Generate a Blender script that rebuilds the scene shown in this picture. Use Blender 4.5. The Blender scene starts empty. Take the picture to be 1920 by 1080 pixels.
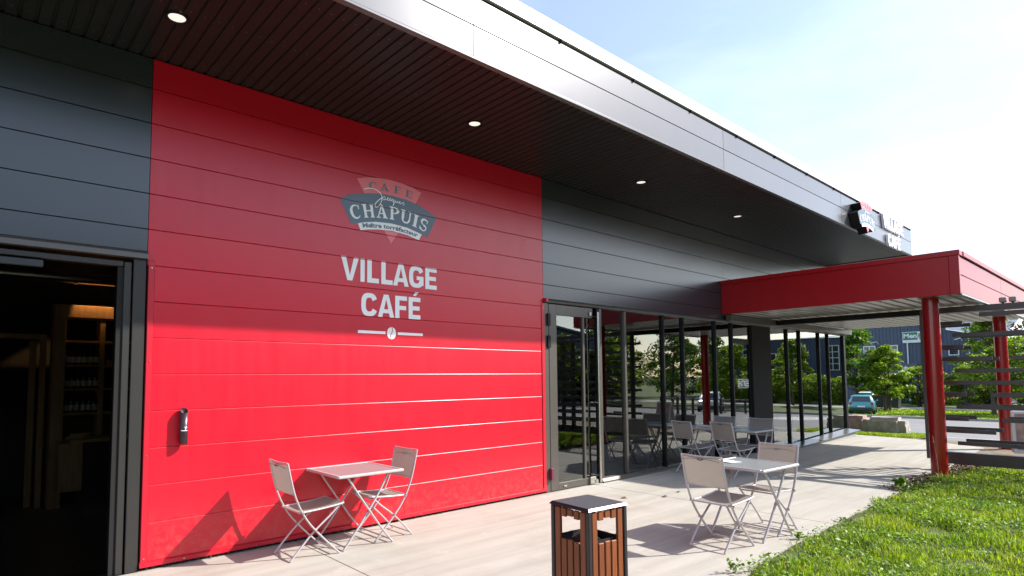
import bpy, bmesh, math, random
import numpy as np
from mathutils import Vector, Matrix, noise

random.seed(7); rng = np.random.default_rng(7)
S = bpy.context.scene
C = S.collection
PI = math.pi

# ------------------------------------------------------------------ camera
cd = bpy.data.cameras.new("camera"); cam = bpy.data.objects.new("camera", cd); C.objects.link(cam)
fw = Vector((0.65801, 0.75012, 0.06590)); rt = Vector((0.75207, -0.65903, -0.00783)); up = rt.cross(fw)
M = Matrix((rt, up, -fw)).transposed().to_4x4(); M.translation = Vector((0, -5.7454, 1.5856))
cam.matrix_world = M
cd.sensor_width = 36; cd.lens = 21.049; cd.shift_x = 0.0230; cd.shift_y = 0.0490
cd.clip_start = 0.05; cd.clip_end = 3000
S.camera = cam

# ------------------------------------------------------------------ light
SUN = Vector((1.27, -1.0, 1.26)).normalized()
sun_el = math.asin(SUN.z); sun_rot = math.atan2(SUN.x, SUN.y)
w = bpy.data.worlds.new("World"); S.world = w; w.use_nodes = True
nt = w.node_tree; nt.nodes.clear()
out = nt.nodes.new("ShaderNodeOutputWorld"); bg = nt.nodes.new("ShaderNodeBackground")
sky = nt.nodes.new("ShaderNodeTexSky"); sky.sky_type = 'NISHITA'; sky.sun_disc = False
sky.sun_elevation = sun_el; sky.sun_rotation = sun_rot; sky.altitude = 200
sky.air_density = 1.0; sky.dust_density = 1.2; sky.ozone_density = 2.0
tc = nt.nodes.new("ShaderNodeTexCoord"); mp = nt.nodes.new("ShaderNodeMapping"); mp.inputs['Scale'].default_value = (1.2, 1.2, 4.0)
nz = nt.nodes.new("ShaderNodeTexNoise"); nz.inputs['Scale'].default_value = 2.2; nz.inputs['Detail'].default_value = 6; nz.inputs['Roughness'].default_value = .55
cr = nt.nodes.new("ShaderNodeValToRGB"); cr.color_ramp.elements[0].position = .40; cr.color_ramp.elements[1].position = .78
cr.color_ramp.elements[0].color = (.10, .10, .10, 1); cr.color_ramp.elements[1].color = (.24, .24, .24, 1)
mx = nt.nodes.new("ShaderNodeMixRGB"); mx.inputs['Color2'].default_value = (9.0, 9.3, 9.8, 1)
nt.links.new(tc.outputs['Generated'], mp.inputs[0]); nt.links.new(mp.outputs[0], nz.inputs['Vector'])
nt.links.new(nz.outputs['Fac'], cr.inputs[0]); nt.links.new(cr.outputs[0], mx.inputs['Fac'])
nt.links.new(sky.outputs[0], mx.inputs['Color1']); nt.links.new(mx.outputs[0], bg.inputs['Color'])
bg.inputs['Strength'].default_value = 0.135
nt.links.new(bg.outputs[0], out.inputs[0])
sd = bpy.data.lights.new("sun", 'SUN'); sd.energy = 4.2; sd.angle = math.radians(.75); sd.color = (1, .95, .87)
so = bpy.data.objects.new("sun", sd); C.objects.link(so)
so.rotation_euler = SUN.to_track_quat('Z', 'Y').to_euler(); so.location = (20, -20, 20)
S.view_settings.view_transform = 'Standard'; S.view_settings.look = 'None'
S.view_settings.exposure = 1.0; S.view_settings.gamma = 1
S.cycles.max_bounces = 8; S.cycles.transparent_max_bounces = 12
S.cycles.use_denoising = True

# ------------------------------------------------------------------ materials
def srgb(r, g, b):
    f = lambda c: ((c / 255) / 12.92 if c / 255 <= .04045 else (((c / 255) + .055) / 1.055) ** 2.4)
    return (f(r), f(g), f(b))
def mat(name, col, rough=.5, metal=0., var=0., vscale=8., bump=0., bscale=60., spec=.5, coat=0., island=0., ior=None,
        stretch=None, col2=None, coatr=.1, coordo=True, aniso=None):
    m = bpy.data.materials.new(name); m.use_nodes = True; n = m.node_tree; b = n.nodes['Principled BSDF']
    b.inputs['Roughness'].default_value = rough; b.inputs['Metallic'].default_value = metal
    b.inputs['Specular IOR Level'].default_value = spec; b.inputs['Coat Weight'].default_value = coat
    b.inputs['Coat Roughness'].default_value = coatr
    if ior: b.inputs['IOR'].default_value = ior
    b.inputs['Base Color'].default_value = (*col, 1)
    if var or bump or col2:
        t = n.nodes.new("ShaderNodeTexCoord"); mpn = n.nodes.new("ShaderNodeMapping")
        if stretch: mpn.inputs['Scale'].default_value = stretch
        n.links.new(t.outputs['Object'], mpn.inputs[0])
    if var or col2:
        z = n.nodes.new("ShaderNodeTexNoise"); z.inputs['Scale'].default_value = vscale; z.inputs['Detail'].default_value = 8
        z.inputs['Roughness'].default_value = .62
        n.links.new(mpn.outputs[0], z.inputs['Vector'])
        r = n.nodes.new("ShaderNodeValToRGB"); e = r.color_ramp.elements
        e[0].position = .3; e[1].position = .7
        c2 = col2 or tuple(min(1, c * (1 + var)) for c in col)
        e[0].color = (*[c * (1 - var) for c in col], 1); e[1].color = (*c2, 1)
        n.links.new(z.outputs['Fac'], r.inputs[0]); last = r.outputs[0]
        n.links.new(last, b.inputs['Base Color'])
    if island:
        g = n.nodes.new("ShaderNodeNewGeometry"); h = n.nodes.new("ShaderNodeHueSaturation")
        mr = n.nodes.new("ShaderNodeMapRange"); mr.inputs['To Min'].default_value = 1 - island; mr.inputs['To Max'].default_value = 1 + island
        n.links.new(g.outputs['Random Per Island'], mr.inputs['Value']); n.links.new(mr.outputs[0], h.inputs['Value'])
        if var or col2: n.links.new(last, h.inputs['Color'])
        else: h.inputs['Color'].default_value = (*col, 1)
        n.links.new(h.outputs[0], b.inputs['Base Color'])
    if bump:
        z2 = n.nodes.new("ShaderNodeTexNoise"); z2.inputs['Scale'].default_value = bscale; z2.inputs['Detail'].default_value = 5
        n.links.new(mpn.outputs[0], z2.inputs['Vector'])
        bp = n.nodes.new("ShaderNodeBump"); bp.inputs['Strength'].default_value = bump; bp.inputs['Distance'].default_value = .01
        n.links.new(z2.outputs['Fac'], bp.inputs['Height']); n.links.new(bp.outputs[0], b.inputs['Normal'])
    return m
def leafmat(name, col, island=.35, trans=.45, col2=None, vscale=1.5):
    m = mat(name, col, rough=.5, island=island, col2=col2, vscale=vscale, spec=.35)
    n = m.node_tree; b = n.nodes['Principled BSDF']; o = n.nodes['Material Output']
    src = b.inputs['Base Color'].links[0].from_socket
    t = n.nodes.new("ShaderNodeBsdfTranslucent"); mixn = n.nodes.new("ShaderNodeMixShader"); mixn.inputs[0].default_value = trans
    hs = n.nodes.new("ShaderNodeMixRGB"); hs.blend_type = 'MULTIPLY'; hs.inputs[0].default_value = 1; hs.inputs[2].default_value = (1.5, 1.6, .55, 1)
    n.links.new(src, hs.inputs[1]); n.links.new(hs.outputs[0], t.inputs['Color'])
    n.links.new(b.outputs[0], mixn.inputs[1]); n.links.new(t.outputs[0], mixn.inputs[2]); n.links.new(mixn.outputs[0], o.inputs[0])
    return m
def glassmat(name, tint, refl=1.0, ior=1.5, base=0.0):
    m = bpy.data.materials.new(name); m.use_nodes = True; n = m.node_tree; n.nodes.clear()
    o = n.nodes.new("ShaderNodeOutputMaterial"); mi = n.nodes.new("ShaderNodeMixShader")
    t = n.nodes.new("ShaderNodeBsdfTransparent"); t.inputs[0].default_value = (*tint, 1)
    g = n.nodes.new("ShaderNodeBsdfGlossy"); g.inputs['Roughness'].default_value = 0.0; g.inputs[0].default_value = (.95, .98, .97, 1)
    f = n.nodes.new("ShaderNodeFresnel"); f.inputs[0].default_value = ior
    ma = n.nodes.new("ShaderNodeMath"); ma.operation = 'MULTIPLY_ADD'; ma.use_clamp = True
    ma.inputs[1].default_value = refl; ma.inputs[2].default_value = base
    n.links.new(f.outputs[0], ma.inputs[0]); n.links.new(ma.outputs[0], mi.inputs[0])
    n.links.new(t.outputs[0], mi.inputs[1]); n.links.new(g.outputs[0], mi.inputs[2]); n.links.new(mi.outputs[0], o.inputs[0])
    return m
def fabricmat(name, col, trans=.35):
    m = mat(name, col, rough=.85, bump=.25, bscale=500, var=.06, vscale=12)
    n = m.node_tree; b = n.nodes['Principled BSDF']; o = n.nodes['Material Output']
    t = n.nodes.new("ShaderNodeBsdfTranslucent"); t.inputs[0].default_value = (*col, 1)
    mi = n.nodes.new("ShaderNodeMixShader"); mi.inputs[0].default_value = trans
    n.links.new(b.outputs[0], mi.inputs[1]); n.links.new(t.outputs[0], mi.inputs[2]); n.links.new(mi.outputs[0], o.inputs[0])
    return m
def emit(name, col, s, base=(.8, .8, .8)):
    m = mat(name, base, rough=.4); b = m.node_tree.nodes['Principled BSDF']
    b.inputs['Emission Color'].default_value = (*col, 1); b.inputs['Emission Strength'].default_value = s
    return m

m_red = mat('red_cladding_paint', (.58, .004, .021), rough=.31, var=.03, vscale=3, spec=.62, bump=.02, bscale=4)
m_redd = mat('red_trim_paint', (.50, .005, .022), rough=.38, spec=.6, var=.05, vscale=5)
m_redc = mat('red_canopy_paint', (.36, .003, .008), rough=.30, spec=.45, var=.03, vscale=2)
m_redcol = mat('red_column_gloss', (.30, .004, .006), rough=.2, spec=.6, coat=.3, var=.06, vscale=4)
m_dark = mat('slate_cladding_paint', (.022, .027, .033), rough=.27, spec=.7, ior=1.6, var=.05, vscale=2.5, bump=.015, bscale=4)
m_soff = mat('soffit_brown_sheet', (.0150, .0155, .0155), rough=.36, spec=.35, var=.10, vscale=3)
m_fasc = mat('fascia_silver_paint', (.165, .165, .178), rough=.235, metal=.35, spec=.6, var=.03, vscale=2)
m_cap = mat('pale_aluminium_cap', (.60, .60, .62), rough=.35, metal=.3, var=.04, vscale=3)
m_alul = mat('dark_bronze_frame', (.030, .028, .026), rough=.42, metal=.1, spec=.5, var=.05, vscale=6)
m_alu = mat('taupe_aluminium_frame', (.105, .093, .082), rough=.36, metal=.3, spec=.6, var=.05, vscale=6)
m_black = mat('black_joinery', (.009, .009, .010), rough=.45, spec=.25, var=.1)
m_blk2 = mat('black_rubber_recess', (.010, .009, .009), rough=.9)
m_steel = mat('brushed_steel', (.62, .60, .56), rough=.25, metal=1., var=.04, vscale=30)
m_conc = mat('broomed_concrete', (.375, .352, .312), rough=.88, col2=(.45, .425, .38), var=.10, vscale=1.6, bump=.35, bscale=40, stretch=(.25, 4, 1))
m_soil = mat('dry_soil', (.17, .12, .08), rough=.95, col2=(.26, .20, .13), vscale=7, var=.3, bump=.6, bscale=25)
m_turf = mat('turf_soil', (.045, .058, .018), rough=.95, col2=(.075, .10, .026), vscale=3, var=.2, bump=.5, bscale=20)
m_ground = mat('verge_ground', (.075, .12, .022), rough=.95, col2=(.13, .17, .04), vscale=.4, var=.15, bump=.4, bscale=8)
m_asph = mat('worn_asphalt', (.17, .165, .165), rough=.9, col2=(.22, .21, .205), vscale=.6, var=.1, bump=.3, bscale=60)
m_kerb = mat('grey_kerb_stone', (.30, .29, .28), rough=.85, var=.12, vscale=3)
m_walk = mat('pale_footway', (.42, .39, .35), rough=.9, var=.08, vscale=1)
m_white = mat('white_marking_paint', (.75, .75, .74), rough=.6, var=.08, vscale=12)
m_frame = mat('silver_grey_powder_coat', (.52, .49, .50), rough=.38, metal=.25, spec=.5, var=.03, vscale=20)
m_tex = fabricmat('taupe_mesh_fabric', (.30, .262, .235), .30)
m_top = mat('frosted_grey_tabletop', (.22, .235, .24), rough=.30, spec=.5, var=.04, vscale=8)
m_paper = mat('white_card', (.82, .84, .86), rough=.5)
m_wood = mat('brown_bin_slats', (.21, .060, .024), rough=.5, col2=(.31, .085, .030), var=.2, vscale=5, stretch=(18, 18, .7), bump=.15, bscale=40)
m_bin = mat('plum_black_bin_frame', (.045, .035, .042), rough=.40, metal=.2, spec=.6, var=.1, vscale=20)
m_lid = mat('speckled_granite_lid', (.060, .058, .068), rough=.45, col2=(.105, .10, .115), vscale=160, var=.4, spec=.6)
m_liddge = mat('bin_lid_metal_edge', (.10, .085, .11), rough=.22, metal=.7)
m_slat = mat('dark_brown_pergola_slat', (.050, .040, .042), rough=.35, spec=.6, var=.1, vscale=6)
m_lamp = emit('lit_downlight_glass', (1, .88, .78), .42)
m_glass = glassmat('tinted_facade_glass', (.55, .59, .57), refl=2.2, ior=1.52, base=.04)
m_glassL = glassmat('dark_door_glass', (.6, .6, .6), refl=.12, ior=1.2)
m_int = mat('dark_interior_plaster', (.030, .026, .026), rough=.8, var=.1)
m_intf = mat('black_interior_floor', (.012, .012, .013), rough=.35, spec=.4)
m_pine = mat('knotty_pine', (.38, .20, .085), rough=.6, col2=(.50, .29, .13), var=.15, vscale=3, stretch=(6, 6, .6))
m_bottle = mat('dark_bottle_glass', (.02, .014, .01), rough=.08, spec=.8)
m_label = mat('cream_bottle_label', (.55, .50, .40), rough=.7)
m_blue = mat('blue_ribbed_cladding', (.060, .080, .135), rough=.45, spec=.5, var=.06, vscale=.3)
m_roof = mat('blue_grey_roof_sheet', (.085, .12, .19), rough=.4, var=.06, vscale=.3)
m_wframe = mat('white_window_frame', (.74, .75, .77), rough=.45, var=.03)
m_pane = mat('dark_window_pane', (.03, .04, .055), rough=.06, spec=.9)
m_green = mat('green_sign_face', (.02, .20, .12), rough=.4)
m_plum = mat('maroon_print', (.14, .02, .05), rough=.5)
m_navy = mat('logo_slate_blue', (.095, .15, .21), rough=.4, spec=.6)
m_pink = mat('logo_coral_red', (.85, .17, .19), rough=.4, spec=.6)
m_wlet = mat('white_vinyl', (.90, .90, .92), rough=.4, spec=.5)
m_dkgrey = mat('grey_sign_board', (.10, .10, .105), rough=.5)
m_rock = mat('weathered_boulder', (.34, .30, .25), rough=.92, col2=(.52, .48, .43), var=.3, vscale=4, bump=.9, bscale=14)
m_rockp = mat('pink_boulder', (.40, .24, .21), rough=.92, col2=(.55, .40, .36), var=.3, vscale=5, bump=.9, bscale=10)
m_terr = mat('terracotta_block', (.46, .16, .12), rough=.8, var=.1, vscale=6)
m_tyre = mat('tyre_rubber', (.015, .015, .015), rough=.8)
m_bark = mat('brown_bark', (.10, .072, .05), rough=.95, var=.3, vscale=8, bump=.6, bscale=20)
m_plastic = mat('dark_grey_plastic', (.035, .037, .045), rough=.5)
m_lime = mat('yellow_green_lid', (.40, .42, .05), rough=.5)
m_grass = leafmat('grass_blades', (.15, .26, .016), island=.6, trans=.44, col2=(.30, .35, .03), vscale=1.3)
m_weed = leafmat('broadleaf_weeds', (.11, .22, .022), island=.6, trans=.35, col2=(.22, .31, .04), vscale=2.0)
m_l1 = leafmat('bright_green_leaves', (.15, .24, .02), island=.5, col2=(.24, .31, .035), vscale=.8)
m_l2 = leafmat('deep_green_leaves', (.05, .11, .015), island=.5, col2=(.10, .18, .025), vscale=.8)
m_l3 = leafmat('olive_leaves', (.10, .12, .035), island=.4, col2=(.17, .17, .06), vscale=.8)
m_l4 = leafmat('copper_leaves', (.075, .030, .028), island=.5, col2=(.16, .07, .06), vscale=.8)
m_litter = mat('brown_leaf_litter', (.13, .075, .04), rough=.9, island=.5)

def tone(m, amt, dirt=None):
    n = m.node_tree; b = n.nodes['Principled BSDF']; i = b.inputs['Base Color']
    src = i.links[0].from_socket
    oi = n.nodes.new("ShaderNodeObjectInfo"); mr = n.nodes.new("ShaderNodeMapRange"); mr.inputs['To Min'].default_value = 1 - amt; mr.inputs['To Max'].default_value = 1 + amt
    h = n.nodes.new("ShaderNodeHueSaturation"); n.links.new(oi.outputs['Random'], mr.inputs['Value']); n.links.new(mr.outputs[0], h.inputs['Value']); n.links.new(src, h.inputs['Color'])
    last = h.outputs[0]
    if dirt:
        t = n.nodes.new("ShaderNodeTexCoord"); sx = n.nodes.new("ShaderNodeSeparateXYZ"); n.links.new(t.outputs['Object'], sx.inputs[0])
        zr = n.nodes.new("ShaderNodeMapRange"); zr.inputs['From Min'].default_value = .55; zr.inputs['From Max'].default_value = .05; n.links.new(sx.outputs['Z'], zr.inputs['Value'])
        nz_ = n.nodes.new("ShaderNodeTexNoise"); nz_.inputs['Scale'].default_value = 14; nz_.inputs['Detail'].default_value = 10; nz_.inputs['Roughness'].default_value = .75; n.links.new(t.outputs['Object'], nz_.inputs['Vector'])
        r = n.nodes.new("ShaderNodeValToRGB"); r.color_ramp.elements[0].position = .46; r.color_ramp.elements[1].position = .72; n.links.new(nz_.outputs['Fac'], r.inputs[0])
        mu = n.nodes.new("ShaderNodeMath"); mu.operation = 'MULTIPLY'; n.links.new(r.outputs[0], mu.inputs[0]); n.links.new(zr.outputs[0], mu.inputs[1])
        ad = n.nodes.new("ShaderNodeMath"); ad.operation = 'MULTIPLY_ADD'; ad.inputs[1].default_value = .34; ad.inputs[2].default_value = .0; n.links.new(mu.outputs[0], ad.inputs[0])
        mi = n.nodes.new("ShaderNodeMixRGB"); mi.inputs['Color2'].default_value = (*dirt, 1); n.links.new(ad.outputs[0], mi.inputs['Fac']); n.links.new(last, mi.inputs['Color1']); last = mi.outputs[0]
        # streaky roughness
        mp_ = n.nodes.new("ShaderNodeMapping"); mp_.inputs['Scale'].default_value = (5, 5, .5); n.links.new(t.outputs['Object'], mp_.inputs[0])
        n2 = n.nodes.new("ShaderNodeTexNoise"); n2.inputs['Scale'].default_value = 2.5; n2.inputs['Detail'].default_value = 6; n.links.new(mp_.outputs[0], n2.inputs['Vector'])
        r2 = n.nodes.new("ShaderNodeMapRange"); r0 = b.inputs['Roughness'].default_value; r2.inputs['To Min'].default_value = r0 - .06; r2.inputs['To Max'].default_value = r0 + .08; n.links.new(n2.outputs['Fac'], r2.inputs['Value']); n.links.new(r2.outputs[0], b.inputs['Roughness'])
    n.links.new(last, i)
tone(m_red, .035, (.36, .22, .15)); tone(m_dark, .06); tone(m_fasc, .05); tone(m_wood, .14)
# concrete: stains, pits and hairline cracks over the broomed grain
def concrete_wear(m):
    n = m.node_tree; b = n.nodes['Principled BSDF']; i = b.inputs['Base Color']; src = i.links[0].from_socket
    t = n.nodes.new("ShaderNodeTexCoord")
    def layer(src, scale, p0, p1, col, amt, detail=8, stretch=None, kind='n'):
        vec = t.outputs['Object']
        if stretch: mp_ = n.nodes.new("ShaderNodeMapping"); mp_.inputs['Scale'].default_value = stretch; n.links.new(vec, mp_.inputs[0]); vec = mp_.outputs[0]
        if kind == 'n': z = n.nodes.new("ShaderNodeTexNoise"); z.inputs['Detail'].default_value = detail; z.inputs['Roughness'].default_value = .65; o_ = z.outputs['Fac']
        else: z = n.nodes.new("ShaderNodeTexVoronoi"); z.feature = 'DISTANCE_TO_EDGE'; o_ = z.outputs['Distance']
        z.inputs['Scale'].default_value = scale; n.links.new(vec, z.inputs['Vector'])
        r = n.nodes.new("ShaderNodeValToRGB"); r.color_ramp.elements[0].position = p0; r.color_ramp.elements[1].position = p1
        if kind != 'n': r.color_ramp.elements[0].color = (1, 1, 1, 1); r.color_ramp.elements[1].color = (0, 0, 0, 1)
        n.links.new(o_, r.inputs[0])
        mu = n.nodes.new("ShaderNodeMath"); mu.operation = 'MULTIPLY'; mu.inputs[1].default_value = amt; n.links.new(r.outputs[0], mu.inputs[0])
        mi = n.nodes.new("ShaderNodeMixRGB"); mi.inputs['Color2'].default_value = (*col, 1); n.links.new(mu.outputs[0], mi.inputs['Fac']); n.links.new(src, mi.inputs['Color1']); return mi.outputs[0]
    src = layer(src, .9, .50, .72, (.27, .235, .19), .45)
    src = layer(src, 3.5, .60, .70, (.62, .58, .52), .30)
    src = layer(src, 70, .66, .74, (.16, .13, .10), .55, 3)
    src = layer(src, 6, .45, .75, (.30, .25, .19), .20, 6, (.18, 3.2, 1))
    n.links.new(src, i)
concrete_wear(m_conc)

# ------------------------------------------------------------------ helpers
class MB:
    def __init__(s): s.v = []; s.f = []; s.smooth = []
    def add(s, vs, fs, sm=False):
        n = len(s.v); s.v += [tuple(v) for v in vs]; s.f += [tuple(i + n for i in f) for f in fs]; s.smooth += [sm] * len(fs); return s
    def box(s, x0, x1, y0, y1, z0, z1, T=None):
        vs = [Vector((x, y, z)) for x in (x0, x1) for y in (y0, y1) for z in (z0, z1)]
        if T is not None: vs = [T @ v for v in vs]
        return s.add(vs, [(0, 1, 3, 2), (4, 6, 7, 5), (0, 4, 5, 1), (2, 3, 7, 6), (0, 2, 6, 4), (1, 5, 7, 3)])
    def bbox(s, x0, x1, y0, y1, z0, z1, b=.004, T=None):
        """box with chamfered edges"""
        bm = bmesh.new(); bmesh.ops.create_cube(bm, size=1)
        for v in bm.verts: v.co = Vector(((x0 + x1) / 2 + v.co.x * (x1 - x0), (y0 + y1) / 2 + v.co.y * (y1 - y0), (z0 + z1) / 2 + v.co.z * (z1 - z0)))
        bmesh.ops.bevel(bm, geom=bm.edges[:], offset=b, segments=1, affect='EDGES')
        return s.bm(bm, T)
    def bm(s, bm, T=None):
        bm.verts.index_update()
        s.add([(T @ v.co if T is not None else v.co.copy()) for v in bm.verts], [[v.index for v in f.verts] for f in bm.faces]); bm.free(); return s
    def prism(s, poly, axis, a, b, T=None):
        """polygon in the two other axes, swept along axis from a to b"""
        n = len(poly)
        def P(p, t): return {'x': (t, p[0], p[1]), 'y': (p[0], t, p[1]), 'z': (p[0], p[1], t)}[axis]
        vs = [Vector(P(p, a)) for p in poly] + [Vector(P(p, b)) for p in poly]
        if T is not None: vs = [T @ v for v in vs]
        fs = [tuple(range(n)), tuple(range(2 * n - 1, n - 1, -1))] + [(i, i + n, (i + 1) % n + n, (i + 1) % n) for i in range(n)]
        return s.add(vs, fs)
    def tube(s, pts, r, seg=8, T=None, ry=None):
        pts = [Vector(p) for p in pts]; rs = r if isinstance(r, (list, tuple)) else [r] * len(pts)
        vs = []; fs = []; n = len(pts); ref = None
        for i, p in enumerate(pts):
            d = (pts[min(i + 1, n - 1)] - pts[max(i - 1, 0)]).normalized()
            if ref is None: ref = Vector((0, 0, 1)) if abs(d.z) < .9 else Vector((1, 0, 0))
            u = d.cross(ref)
            if u.length < 1e-4: u = d.cross(Vector((0, 1, 0)))
            u.normalize(); v = u.cross(d).normalized(); ref = v
            for k in range(seg):
                a = 2 * PI * k / seg
                vs.append(p + u * math.cos(a) * rs[i] + v * math.sin(a) * (rs[i] if ry is None else ry))
        if T is not None: vs = [T @ v for v in vs]
        for i in range(n - 1):
            for k in range(seg):
                fs.append((i * seg + k, i * seg + (k + 1) % seg, (i + 1) * seg + (k + 1) % seg, (i + 1) * seg + k))
        s.add(vs, fs, True)
        s.add([vs[k] for k in range(seg)], [tuple(range(seg - 1, -1, -1))]); s.add([vs[-seg + k] for k in range(seg)], [tuple(range(seg))])
        return s
    def cyl(s, c, r, h, seg=24, axis='z', r2=None):
        c = Vector(c); d = {'x': Vector((h, 0, 0)), 'y': Vector((0, h, 0)), 'z': Vector((0, 0, h))}[axis]
        return s.tube([c, c + d], [r, r if r2 is None else r2], seg)
    def mesh(s, name, m):
        me = bpy.data.meshes.new(name); me.from_pydata(s.v, [], s.f); me.update()
        me.polygons.foreach_set('use_smooth', s.smooth)
        me.materials.append(m); return me
    def build(s, name, m, parent=None, label=None, kind=None):
        o = bpy.data.objects.new(name, s.mesh(name, m)); C.objects.link(o)
        if parent: o.parent = parent
        if label: o['label'] = label
        if kind: o['kind'] = kind
        return o
def obj(name, me, parent=None, loc=None, rot=None, kind=None, label=None):
    o = bpy.data.objects.new(name, me); C.objects.link(o)
    if parent: o.parent = parent
    if loc: o.location = loc
    if rot: o.rotation_euler = rot
    if kind: o['kind'] = kind
    if label: o['label'] = label
    return o
def thing(name, label, cat, loc=(0, 0, 0), rz=0., group=None):
    o = bpy.data.objects.new(name, None); C.objects.link(o); o.empty_display_size = .2
    o.location = loc; o.rotation_euler = (0, 0, rz); o['label'] = label; o['category'] = cat
    if group: o['group'] = group
    return o
def tag(o, label, cat, group=None):
    o['label'] = label; o['category'] = cat
    if group: o['group'] = group
    return o
def dup(root, loc, rz, label, group=None):
    r = root.copy(); C.objects.link(r); r.location = loc; r.rotation_euler = (0, 0, rz); r['label'] = label
    if group: r['group'] = group
    for ch in list(root.children):
        c = ch.copy(); C.objects.link(c); c.parent = r
        for g in ch.children:
            d = g.copy(); C.objects.link(d); d.parent = c
    return r

def npmesh(name, verts, faces, m):
    """numpy verts (n,3), faces (k,4)"""
    me = bpy.data.meshes.new(name); nf, kk = faces.shape
    me.vertices.add(len(verts)); me.vertices.foreach_set('co', verts.astype(np.float32).ravel())
    me.loops.add(nf * kk); me.loops.foreach_set('vertex_index', faces.astype(np.int32).ravel())
    me.polygons.add(nf); me.polygons.foreach_set('loop_start', (np.arange(nf) * kk).astype(np.int32))
    me.polygons.foreach_set('loop_total', np.full(nf, kk, np.int32)); me.update(calc_edges=True)
    me.materials.append(m); return me

def leaves(P, size, flat=.5, aspect=.55, jit=.4):
    """P (n,3) leaf centres -> rhombus leaves with random facing, folded a little"""
    n = len(P); nrm = rng.normal(size=(n, 3)); nrm[:, 2] = np.abs(nrm[:, 2]) + flat; nrm /= np.linalg.norm(nrm, axis=1)[:, None]
    a = rng.normal(size=(n, 3)); a -= (a * nrm).sum(1)[:, None] * nrm; a /= np.linalg.norm(a, axis=1)[:, None]; b = np.cross(nrm, a)
    s = size * (1 + jit * rng.uniform(-1, 1, n))[:, None]
    v = np.stack([P - a * s * .5, P + b * s * aspect * .5 + nrm * s * .06, P + a * s * .5, P - b * s * aspect * .5 + nrm * s * .06], 1).reshape(-1, 3)
    return v, np.arange(4 * n).reshape(n, 4)

# ------------------------------------------------------------------ ground, terrace, road
def gz(x): return 0. if x < 17.8 else max(-1.35, -.042 * (x - 17.8))
def strip_sheet(name, xs, y0, y1, dz, m, kind='structure', ny=2, parent=None):
    vs = []; fs = []
    ys = [y0 + (y1 - y0) * j / (ny - 1) for j in range(ny)]
    for x in xs:
        for y in ys: vs.append((x, y, gz(x) + dz))
    for i in range(len(xs) - 1):
        for j in range(ny - 1):
            a = i * ny + j; fs.append((a, a + ny, a + ny + 1, a + 1))
    me = bpy.data.meshes.new(name); me.from_pydata(vs, [], fs); me.update(); me.materials.append(m)
    return obj(name, me, parent, kind=kind)
XS = [-600, -60, 0, 17.8, 50, 120, 1500]
strip_sheet('ground', XS, -900, 900, -.10, m_ground)
def poly_sheet(name, pts, z0, z1, m, kind='structure', parent=None):
    b = MB(); n = len(pts)
    b.add([(x, y, z1) for x, y in pts] + [(x, y, z0) for x, y in pts],
          [tuple(range(n))] + [(i + n, (i + 1) % n + n, (i + 1) % n, i) for i in range(n)])
    o = b.build(name, m, parent); o['kind'] = kind
    bm = bmesh.new(); bm.from_mesh(o.data); bmesh.ops.recalc_face_normals(bm, faces=bm.faces)
    if max(f.normal.z for f in bm.faces) < .5: bmesh.ops.reverse_faces(bm, faces=bm.faces)
    bm.to_mesh(o.data); bm.free(); return o
edge = [(-6, -3.6), (3.0, -3.55), (4.74, -3.43), (5.02, -3.36), (6.0, -3.31), (6.97, -3.28), (8.5, -3.24), (10.6, -3.19), (11.6, -3.30), (12.3, -3.42), (13.0, -3.30), (15.5, -3.02), (16.6, -2.98)]
def edge_y(x):
    for (a, b), (c, d) in zip(edge, edge[1:]):
        if a <= x <= c: return b + (d - b) * (x - a) / (c - a)
    return -3.0
tz = bpy.data.objects.new('terrace', None); C.objects.link(tz); tz['kind'] = 'structure'
joints = [-6, -2.1, 2.52, 7.05, 11.55, 16.05]
right_end = [(17.93, .02), (17.6, -1.49), (16.95, -2.40), (16.6, -2.98)]
for i, a in enumerate(joints):
    b_ = joints[i + 1] if i + 1 < len(joints) else None
    if b_:
        low = [(a + .006, edge_y(a))] + [e for e in edge if a < e[0] < b_] + [(b_ - .006, edge_y(b_))]
        pts = [(a + .006, .03)] + low + [(b_ - .006, .03)]
    else:
        pts = [(a + .006, .03), (a + .006, edge_y(a)), (16.6, -2.98), (16.95, -2.40), (17.6, -1.49), (17.93, .03)]
    poly_sheet('concrete_slab', pts, -.12, 0., m_conc, parent=tz)
b = MB(); b.box(-6, 17.9, -3.2, .03, -.10, -.012); o = b.build('slab_bedding', m_soil, tz)
# paved corner past the building end
poly_sheet('pavement', [(17.93, .03), (17.93, 9.), (17.72, 9.), (17.72, .03)], -.12, -.002, m_conc)
# soil strip beside the terrace, with lumps
def lumpy(name, x0, x1, nx, ymax, y0, ny, amp, base, m, seed=0):
    vs = []; fs = []
    for i in range(nx):
        x = x0 + (x1 - x0) * i / (nx - 1); ym = ymax(x) + .03
        for j in range(ny):
            t = j / (ny - 1); y = ym + (y0 - ym) * t ** 1.3
            z = base + amp * noise.noise(Vector((x * 1.7, y * 1.7, seed))) + amp * .5 * noise.noise(Vector((x * 6, y * 6, seed)))
            if j == 0: z = -.03
            vs.append((x, y, z))
    for i in range(nx - 1):
        for j in range(ny - 1):
            a = i * ny + j; fs.append((a, a + 1, a + ny + 1, a + ny))
    me = bpy.data.meshes.new(name); me.from_pydata(vs, [], fs); me.update(); me.materials.append(m)
    me.polygons.foreach_set('use_smooth', [True] * len(fs))
    o = obj(name, me, kind='structure'); return o
lumpy('lawn_ground', -6, 13.2, 180, edge_y, -12, 46, .025, .005, m_turf)
lumpy('bare_soil', 13.2, 17.0, 40, edge_y, -12, 24, .05, -.01, m_soil, 3)
RX = [17.0, 17.8, 22, 28, 34, 40, 44.8]
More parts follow.
